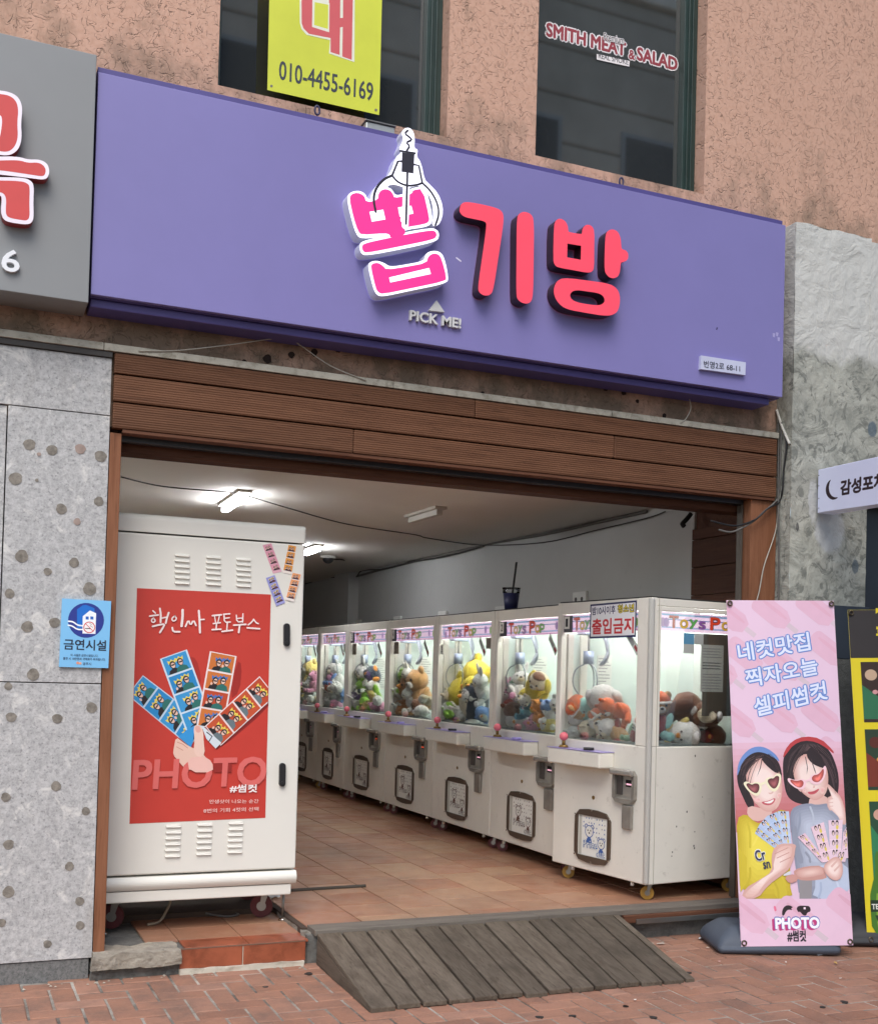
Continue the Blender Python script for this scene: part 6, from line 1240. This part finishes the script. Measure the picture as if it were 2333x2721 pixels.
# left woman
B_([(210, 300), (205, 180), (250, 60), (340, -10), (440, -10), (560, 40), (620, 120), (640, 260), (560, 200), (420, 60), (330, 120), (300, 300), (350, 420), (380, 520), (320, 545), (260, 420)], HAIR, Z2, 2)
B_([(205, 240), (215, 110), (270, 10), (360, -55), (470, -55), (580, 20), (620, 100), (560, 50), (450, -5), (360, 0), (270, 70), (230, 170)], (108, 142, 200), Z2, 2)
B_([(310, 500), (470, 540), (560, 560), (470, 640), (380, 660), (300, 600)], SK2, Z2, 1)
BG([(285, 180), (330, 90), (420, 50), (520, 70), (600, 150), (638, 280), (635, 420), (600, 520), (530, 570), (460, 560), (380, 480), (310, 360)], (216, 168, 158), (243, 222, 214), Z2, 2, (470, 290), 8, .55); BG([(385, 425), (430, 430), (440, 475), (395, 465)], (238, 208, 200), (234, 176, 174), Z2, 2); BG([(585, 390), (625, 380), (620, 430), (590, 435)], (238, 208, 200), (234, 176, 174), Z2, 2)
B_([(430, 50), (470, 110), (560, 190), (610, 200), (590, 100), (520, 40)], HAIR, Z2, 1); B_([(300, 200), (340, 120), (400, 60), (350, 60), (280, 140), (270, 260)], HAIR, Z2, 1); B_([(440, 60), (448, 62), (432, 150), (395, 235), (425, 145)], HAIR2, Z2); B_([(320, 370), (350, 400), (400, 500), (370, 470)], SK2, Z2, 1); B_([(600, 430), (630, 380), (610, 500), (560, 555)], SK2, Z2, 1); B_([(250, 200), (290, 90), (350, 40), (300, 110), (268, 240)], HAIR2, Z2, 2); B_([(350, 430), (400, 440), (420, 480), (380, 470)], (238, 190, 188), Z2, 2)
B_([(430, 470), (500, 462), (578, 425), (560, 480), (520, 505), (465, 500)], (196, 96, 104), Z2, 2); B_([(452, 474), (505, 468), (562, 440), (545, 472), (510, 488)], (246, 240, 236), Z2, 1); B_([(500, 380), (530, 385), (555, 360), (550, 390), (515, 400)], SK2, Z2, 1)
BG([(200, 630), (290, 580), (360, 650), (430, 680), (600, 540), (690, 560), (720, 900), (705, 1250), (740, 1390), (240, 1390), (215, 900)], (196, 174, 48), (234, 218, 84), Z2, 1, (430, 860), 8, .4); B_([(215, 900), (300, 1000), (300, 1240), (240, 1330)], (206, 186, 54), Z2); B_([(560, 1200), (640, 1180), (700, 1390), (560, 1390)], (206, 188, 56), Z2, 1)
rgh = random.Random(13); A.tr = lambda p: BFR.pix(Z2(p))
def strands(c, ends, cols, n, w):
    for k in range(n):
        e = ends[int(rgh.random()*(len(ends)-1))]; e2 = ends[min(len(ends)-1, ends.index(e)+1)]; t = rgh.random(); q = (e[0]*(1-t)+e2[0]*t+rgh.uniform(-12, 12), e[1]*(1-t)+e2[1]*t+rgh.uniform(-12, 12)); s_ = (c[0]+rgh.uniform(-50, 50), c[1]+rgh.uniform(-8, 14)); m_ = ((s_[0]+q[0])/2+(q[0]-c[0])*.22, (s_[1]+q[1])/2-20)
        A.line([s_, m_, q], w, cols[k % len(cols)], 2, False)
strands((860, -70), [(690, 120), (670, 280), (700, 400)], ((62, 48, 52), (34, 26, 30), (88, 70, 72)), 16, .0011); strands((930, -70), [(1110, 120), (1150, 260), (1140, 400)], ((62, 48, 52), (34, 26, 30), (96, 78, 80)), 18, .0011); strands((420, 20), [(240, 160), (250, 300), (320, 480)], ((66, 50, 52), (36, 28, 32), (92, 72, 72)), 16, .0011); strands((470, 20), [(560, 130), (610, 190), (628, 260)], ((66, 50, 52), (36, 28, 32)), 9, .0011)
for a, b, c_ in (((300, 640), (330, 900), (206, 188, 58)), ((420, 700), (360, 880), (238, 222, 96)), ((560, 1230), (600, 1380), (196, 176, 50)), ((330, 1100), (300, 1260), (200, 180, 52)), ((620, 620), (680, 780), (238, 222, 96))): A.line([a, ((a[0]+b[0])/2+18, (a[1]+b[1])/2), b], .006, c_, 2)
for a, b, c_ in (((800, 560), (780, 760), (150, 158, 176)), ((900, 520), (930, 680), (186, 194, 208)), ((1000, 1240), (980, 1380), (170, 184, 208)), ((1150, 1230), (1180, 1380), (204, 214, 232)), ((860, 950), (900, 1040), (150, 156, 172)), ((1100, 560), (1180, 660), (150, 158, 176))): A.line([a, ((a[0]+b[0])/2+16, (a[1]+b[1])/2), b], .006, c_, 2)
def heart(pts, fr_, ln):
    B_(pts, fr_, Z2, 1); cx = sum(p[0] for p in pts)/len(pts); cy = sum(p[1] for p in pts)/len(pts); BG([(cx+(p[0]-cx)*.72, cy+(p[1]-cy)*.70) for p in pts], tuple(v*.8 for v in ln), tuple(min(255, v*1.25+20) for v in ln), Z2, 1, (cx, cy+28), 5, .3)
CR, LN, PK2, LN2 = (240, 232, 200), (120, 62, 66), (244, 206, 214), (206, 92, 84)
heart([(262, 290), (300, 272), (340, 300), (380, 278), (430, 285), (445, 330), (430, 390), (395, 420), (330, 385), (290, 340)], CR, LN); heart([(465, 262), (510, 232), (550, 238), (575, 205), (612, 198), (628, 230), (615, 310), (585, 365), (545, 378), (495, 330)], CR, LN); B_([(428, 290), (470, 275), (475, 298), (440, 315)], CR, Z2)
heart([(684, 268), (690, 240), (740, 260), (790, 262), (830, 248), (862, 275), (860, 320), (825, 358), (770, 345), (715, 305)], PK2, LN2); heart([(890, 245), (920, 210), (965, 205), (1000, 180), (1045, 112), (1055, 180), (1030, 260), (985, 305), (940, 308), (900, 285)], PK2, LN2); B_([(858, 262), (895, 250), (898, 268), (862, 282)], PK2, Z2)
# photo strips held as fans
def fan(c0, c1, c2, c3, bg, rows, seedv):
    L = lambda u, v: tuple((c0[i]*(1-u)+c1[i]*u)*(1-v)+(c3[i]*(1-u)+c2[i]*u)*v for i in (0, 1)); B_([L(0, 0), L(1, 0), L(1, 1), L(0, 1)], bg, Z2); rg = random.Random(seedv)
    for k in range(rows):
        v0 = (k+.5)/rows
        B_([L(0, (k+1)/rows-.012), L(1, (k+1)/rows-.012), L(1, (k+1)/rows+.004), L(0, (k+1)/rows+.004)], tuple(min(255, v+16) for v in bg), Z2)
        B_([L(.5+.10*math.cos(q)+.12, v0+.10/rows*3*math.sin(q)+.2/rows) for q in (2*math.pi*z_/8 for z_ in range(8))], (226, 206, 96), Z2)
        for u_ in (.32, .6): B_([L(u_+.11*math.cos(q), v0+.3/rows*math.sin(q)-.05) for q in (2*math.pi*z_/8 for z_ in range(8))], HAIR, Z2); B_([L(u_+.065*math.cos(q), v0+.2/rows*math.sin(q)-.03) for q in (2*math.pi*z_/8 for z_ in range(8))], SKN, Z2)
fan((375, 770), (415, 690), (640, 890), (555, 905), (178, 196, 226), 4, 1); fan((415, 690), (490, 605), (690, 880), (640, 890), (186, 202, 230), 4, 2); fan((488, 605), (585, 565), (720, 870), (660, 880), (178, 198, 228), 4, 3); fan((592, 560), (698, 560), (722, 860), (640, 870), (190, 206, 232), 4, 4)
fan((780, 805), (850, 765), (1060, 1040), (1010, 1045), (230, 196, 210), 4, 5); fan((905, 710), (1028, 662), (1110, 1020), (1020, 1040), (234, 204, 216), 4, 6); fan((1070, 645), (1208, 640), (1190, 1010), (1090, 1020), (232, 206, 220), 4, 7); fan((1212, 760), (1262, 680), (1262, 1000), (1190, 1010), (230, 200, 214), 3, 8); fan((1160, 930), (1262, 925), (1230, 1040), (1120, 1020), (228, 202, 216), 1, 9)
# hands and forearms
B_([(240, 1390), (280, 1290), (420, 1210), (540, 1130), (530, 980), (560, 900), (620, 865), (720, 865), (768, 880), (755, 920), (748, 1000), (700, 1110), (640, 1160), (500, 1260), (400, 1390)], (214, 170, 160), Z2, 1); BG([(270, 1370), (310, 1300), (440, 1220), (570, 1130), (560, 990), (600, 900), (700, 880), (735, 910), (690, 1080), (620, 1130), (470, 1240), (380, 1370)], (224, 186, 176), (244, 222, 214), Z2, 1, (540, 1120), 6, .5)
for a, b in (((560, 960), (690, 900)), ((580, 1000), (700, 945)), ((610, 1040), (715, 990))): B_([(a[0], a[1]), (b[0], b[1]), (b[0], b[1]+9), (a[0], a[1]+9)], SK3, Z2)
B_([(640, 1160), (715, 1120), (722, 1160), (650, 1175)], (214, 214, 220), Z2, 1); B_([(650, 1180), (760, 1150), (790, 1215), (700, 1250)], SK3, Z2, 1)
BG([(1020, 1080), (1080, 1020), (1130, 990), (1180, 1000), (1205, 1060), (1210, 1150), (1170, 1220), (1100, 1210), (1040, 1150)], (212, 166, 156), (244, 222, 214), Z2, 1, (1120, 1100), 6, .5); B_([(1090, 1080), (1160, 1010), (1170, 1020), (1105, 1095)], SK2, Z2); B_([(1120, 1120), (1190, 1050), (1198, 1062), (1130, 1135)], SK2, Z2)
A.tr = lambda p: BFR.pix(Z2(p)); A.text('Cr', (385, 1045), (492, 1020), .072, (232, 232, 226), .06); A.text('Cr', (388, 1040), (486, 1016), .064, (46, 52, 84), .03); A.text('sn', (458, 1110), (525, 1100), .040, (46, 52, 84), .03)
# lower panel with logo
B_([(205, 1392), (1290, 1388), (1310, 1840), (205, 1860)], (230, 196, 216), Z2)
for x, y in ((330, 1560), (800, 1580), (1290, 1500)): pop(x, y, Z2, 1.0, (226, 184, 204))
B_([(630, 1550), (632, 1495), (660, 1455), (700, 1450), (738, 1470), (715, 1480), (730, 1498), (690, 1492), (668, 1510), (650, 1550)], HAIR, Z2, 1); B_([(765, 1480), (790, 1455), (850, 1455), (895, 1460), (905, 1510), (870, 1520), (860, 1550), (830, 1548), (800, 1510), (785, 1520)], HAIR, Z2, 1); B_([(835, 1470), (855, 1470), (855, 1490), (835, 1490)], (240, 220, 230), Z2)
B_([(548, 1460), (570, 1455), (582, 1505), (560, 1512)], (226, 120, 150), Z2, 1)
A.tr = lambda p: BFR.pix(Z2(p))
for dx_, c_ in ((-26, (190, 56, 122)), (-18, (190, 56, 122)), (-9, (190, 56, 122))): A.text('PHOTO', (566+dx_, 1685-dx_*.3+3), (992+dx_, 1678-dx_*.3+3), .068, c_, .05)
A.text('PHOTO', (562, 1684), (996, 1676), .074, (90, 110, 180), .06); A.text('PHOTO', (568, 1680), (990, 1673), .066, (244, 244, 250), .04); A.text('#썸컷', (680, 1798), (862, 1800), .066, (40, 34, 44), .03)
A.done('print', bs)
# black and yellow banner cut by the right edge
F2 = banner_frame((4.86, -.60, .055), R(-21), R(-1.9), R(-6.5)); o2 = F2.pix((2305, 2507)); F2.o = F2.w(o2.x, o2.y)
b2_ = stand('banner_stand', 'black and yellow food banner with a green bottle, cut by the right edge', F2, .65, 2.0, paint((226, 208, 40), .5, 0, .03, 3), paint((46, 48, 52), .6), .22)
C_ = Art(F2, .0006, .00004); ZE = zoom(2200, 1550, 2.0526); BKB = (48, 44, 44)
rect = lambda x0, z0, x1, z1, c: C_.poly([(x0, z0), (x1, z0), (x1, z1), (x0, z1)], c)
yz = lambda y: F2.pix(ZE((200, y))).y
rect(.001, yz(408), .649, 1.999, BKB); ZQ = zoom(1900, 1560, 4.104); C_.tr = lambda p: F2.pix(ZQ(p)); YF = (226, 208, 40)
for q4 in ([(1752, 232), (1900, 240), (1900, 300), (1856, 298), (1856, 268), (1800, 266), (1752, 290)], [(1758, 432), (1900, 440), (1900, 470), (1758, 462)], [(1772, 470), (1792, 471), (1796, 510), (1776, 510)], [(1756, 508), (1900, 516), (1900, 540), (1756, 532)]): C_.poly(q4, YF)
C_.tr = None
for i, (a, b) in enumerate(((430, 760), (798, 1130), (1192, 1700))):
    z1_, z0_ = yz(a), yz(b); rect(.06, z0_, .60, z1_, ((54, 38, 32), (40, 62, 44), (38, 74, 52))[i])
    C_.poly([(.06, z0_+.02), (.34, z0_+.02), (.06, z1_-.14)], ((46, 110, 76), (120, 50, 34), (48, 128, 84))[i])
    C_.poly(circ(.30, (z0_+z1_)/2, .13, .12), ((34, 28, 28), (140, 60, 40), (30, 24, 24))[i]); C_.poly(circ(.12, z1_-.08, .038, .034), ((196, 168, 140), (90, 40, 30), (206, 160, 140))[i]); C_.poly(circ(.30, (z0_+z1_)/2, .08, .07), ((214, 170, 180), (190, 110, 60), (222, 186, 170))[i])
    for q in range(9): C_.poly(circ(.14+.05*q, (z0_+z1_)/2+.06*math.sin(q*2.1), .018, .014, 9), ((206, 150, 150), (214, 150, 80), (150, 190, 120))[i])
xc = .095; zb_ = yz(1925); zt_ = yz(1465); hb_ = zt_-zb_
C_.poly([(xc-.062, zb_), (xc+.062, zb_), (xc+.066, zb_+hb_*.45), (xc+.05, zb_+hb_*.58), (xc+.022, zb_+hb_*.75), (xc+.020, zt_), (xc-.020, zt_), (xc-.022, zb_+hb_*.75), (xc-.05, zb_+hb_*.58), (xc-.066, zb_+hb_*.45)], (70, 120, 40), 1)
C_.poly([(xc-.03, zb_+.02), (xc+.0, zb_+.02), (xc+.0, zb_+hb_*.5), (xc-.03, zb_+hb_*.5)], (130, 170, 60), 1); C_.poly([(xc-.064, zb_+hb_*.28), (xc+.064, zb_+hb_*.28), (xc+.064, zb_+hb_*.42), (xc-.064, zb_+hb_*.42)], (28, 52, 30)); C_.text('TERRA', (xc-.058, zb_+hb_*.31), (xc+.058, zb_+hb_*.31), .032, (232, 236, 226), .03)
C_.poly([(xc-.04, zb_+hb_*.24), (xc+.04, zb_+hb_*.24), (xc, zb_+hb_*.04)], (32, 60, 32)); C_.done('print', b2_)

# ================================================================== LITTER ON THE PAVEMENT
rg = random.Random(21)
gp = [(ZB_, x, y) for ZB_, L in ((zoom(1600, 2480, 2.4243), ((152, 474), (328, 545), (1420, 478), (1558, 445), (556, 257))), (zoom(1000, 2500, 2.5386), ((1680, 445), (1325, 511), (1100, 519))), (zoom(250, 2200, 2.962), ((1350, 1257), (1690, 1150)))) for x, y in L]
GL = ['dark gum spot on the bricks below the right end of the ramp', 'dark gum spot nearest the bottom edge, right of the ramp foot', 'dark gum spot at the right, nearer the pink banner of a close pair', 'dark gum spot at the far right, right one of a close pair', 'dark gum spot right beside the lower right ramp corner', 'dark gum spot just off the ramp foot towards its right end', 'small dark gum spot at the bottom edge below the ramp', 'dark gum spot below the ramp, left of the small one', 'dark gum spot on the bricks below the orange step tiles', 'dark gum spot close to the foot of the step beside the ramp']
for i, (Z, x, y) in enumerate(gp):
    p = atz(*Z((x, y)), .0); r = rg.uniform(.012, .02); ph_ = rg.uniform(0, 6)
    loop = [(p.x+r*(1+.2*math.sin(3*t+ph_))*math.cos(t), p.y+r*(1+.15*math.cos(2*t+ph_))*math.sin(t)) for t in (2*math.pi*k/14 for k in range(14))]
    tag(solid('gum_spot', None, Frame((0, 0, .0012), (1, 0, 0), (0, 1, 0)), [loop], -.004, .0008, paint((48, 42, 39), .9)), GL[i], 'gum', 'gum spots on the pavement')
pv = lambda Z, x, y: atz(*Z((x, y)), .004); Z16 = zoom(1600, 2480, 2.4243)
for i, (x, y, w, h, an, lb, c) in enumerate(((635, 38, .03, .022, .3, 'white paper scrap leaning by the grey banner foot', (226, 226, 222)), (378, 72, .05, .018, .1, 'torn pale paper scrap beside the end of the ramp', (190, 182, 170)), (680, 98, .022, .010, .2, 'tiny paper scrap on the bricks left of the banner', (196, 176, 160)), (815, 108, .06, .008, -.5, 'thin pale stick lying by the banner foot', (200, 176, 150)), (1345, 138, .06, .035, .2, 'crumpled silver wrapper under the pink banner', (170, 172, 176)), (1285, 132, .035, .012, .0, 'small silver wrapper strip left of the crumpled one', (160, 160, 164)), (1405, 145, .04, .014, .1, 'small silver wrapper strip right of the crumpled one', (170, 170, 172)), (1183, 190, .018, .008, .9, 'white cigarette end on the bricks below the pink banner', (232, 230, 224)), (1505, 197, .045, .010, 1.1, 'yellowish straw piece on the bricks right of the pink banner', (206, 170, 90)), (755, 186, .016, .010, 0, 'pink paper crumb on the bricks by the ramp', (220, 180, 176)), (1535, 295, .014, .008, 0, 'white crumb on a brick at the right', (230, 228, 220)), (212, 434, .016, .010, .4, 'white crumb in a joint below the ramp', (232, 230, 224)))):
    p = pv(Z16, x, y); c_, s_ = math.cos(an), math.sin(an); V = []; F = []; n_ = 5
    for j in range(n_):
        for k in range(n_):
            a, b = (k/(n_-1)-.5)*w, (j/(n_-1)-.5)*h; V.append((p.x+a*c_-b*s_, p.y+a*s_+b*c_, .005+rg.uniform(0, .18*min(w, h)+.003)))
    F = [(j*n_+k, j*n_+k+1, (j+1)*n_+k+1, (j+1)*n_+k) for j in range(n_-1) for k in range(n_-1)]; tag(link('litter_scrap', mesh(V, F), paint(c, .8)), lb, 'litter')
lf = random.Random(31)
V = []; F = []
for i in range(46):   # grit and flakes gathered along the wall foot
    x = lf.uniform(.2, 1.75) if i < 30 else lf.uniform(3.6, 5); y = lf.uniform(-.16, -.09) if i < 30 else lf.uniform(-.3, -.13); r = lf.uniform(.003, .009); k = len(V)
    V += [(x-r, y-r*.6, .003), (x+r, y-r*.7, .003), (x+r*.8, y+r*.6, .004), (x-r*.6, y+r*.7, .003), (x, y, .003+r*.7)]; F += [(k, k+1, k+4), (k+1, k+2, k+4), (k+2, k+3, k+4), (k+3, k, k+4)]
tag(link('grit', mesh(V, F), paint((176, 166, 150), .9)), 'pale mortar crumbs and grit along the foot of the wall', 'grit', kind='stuff')
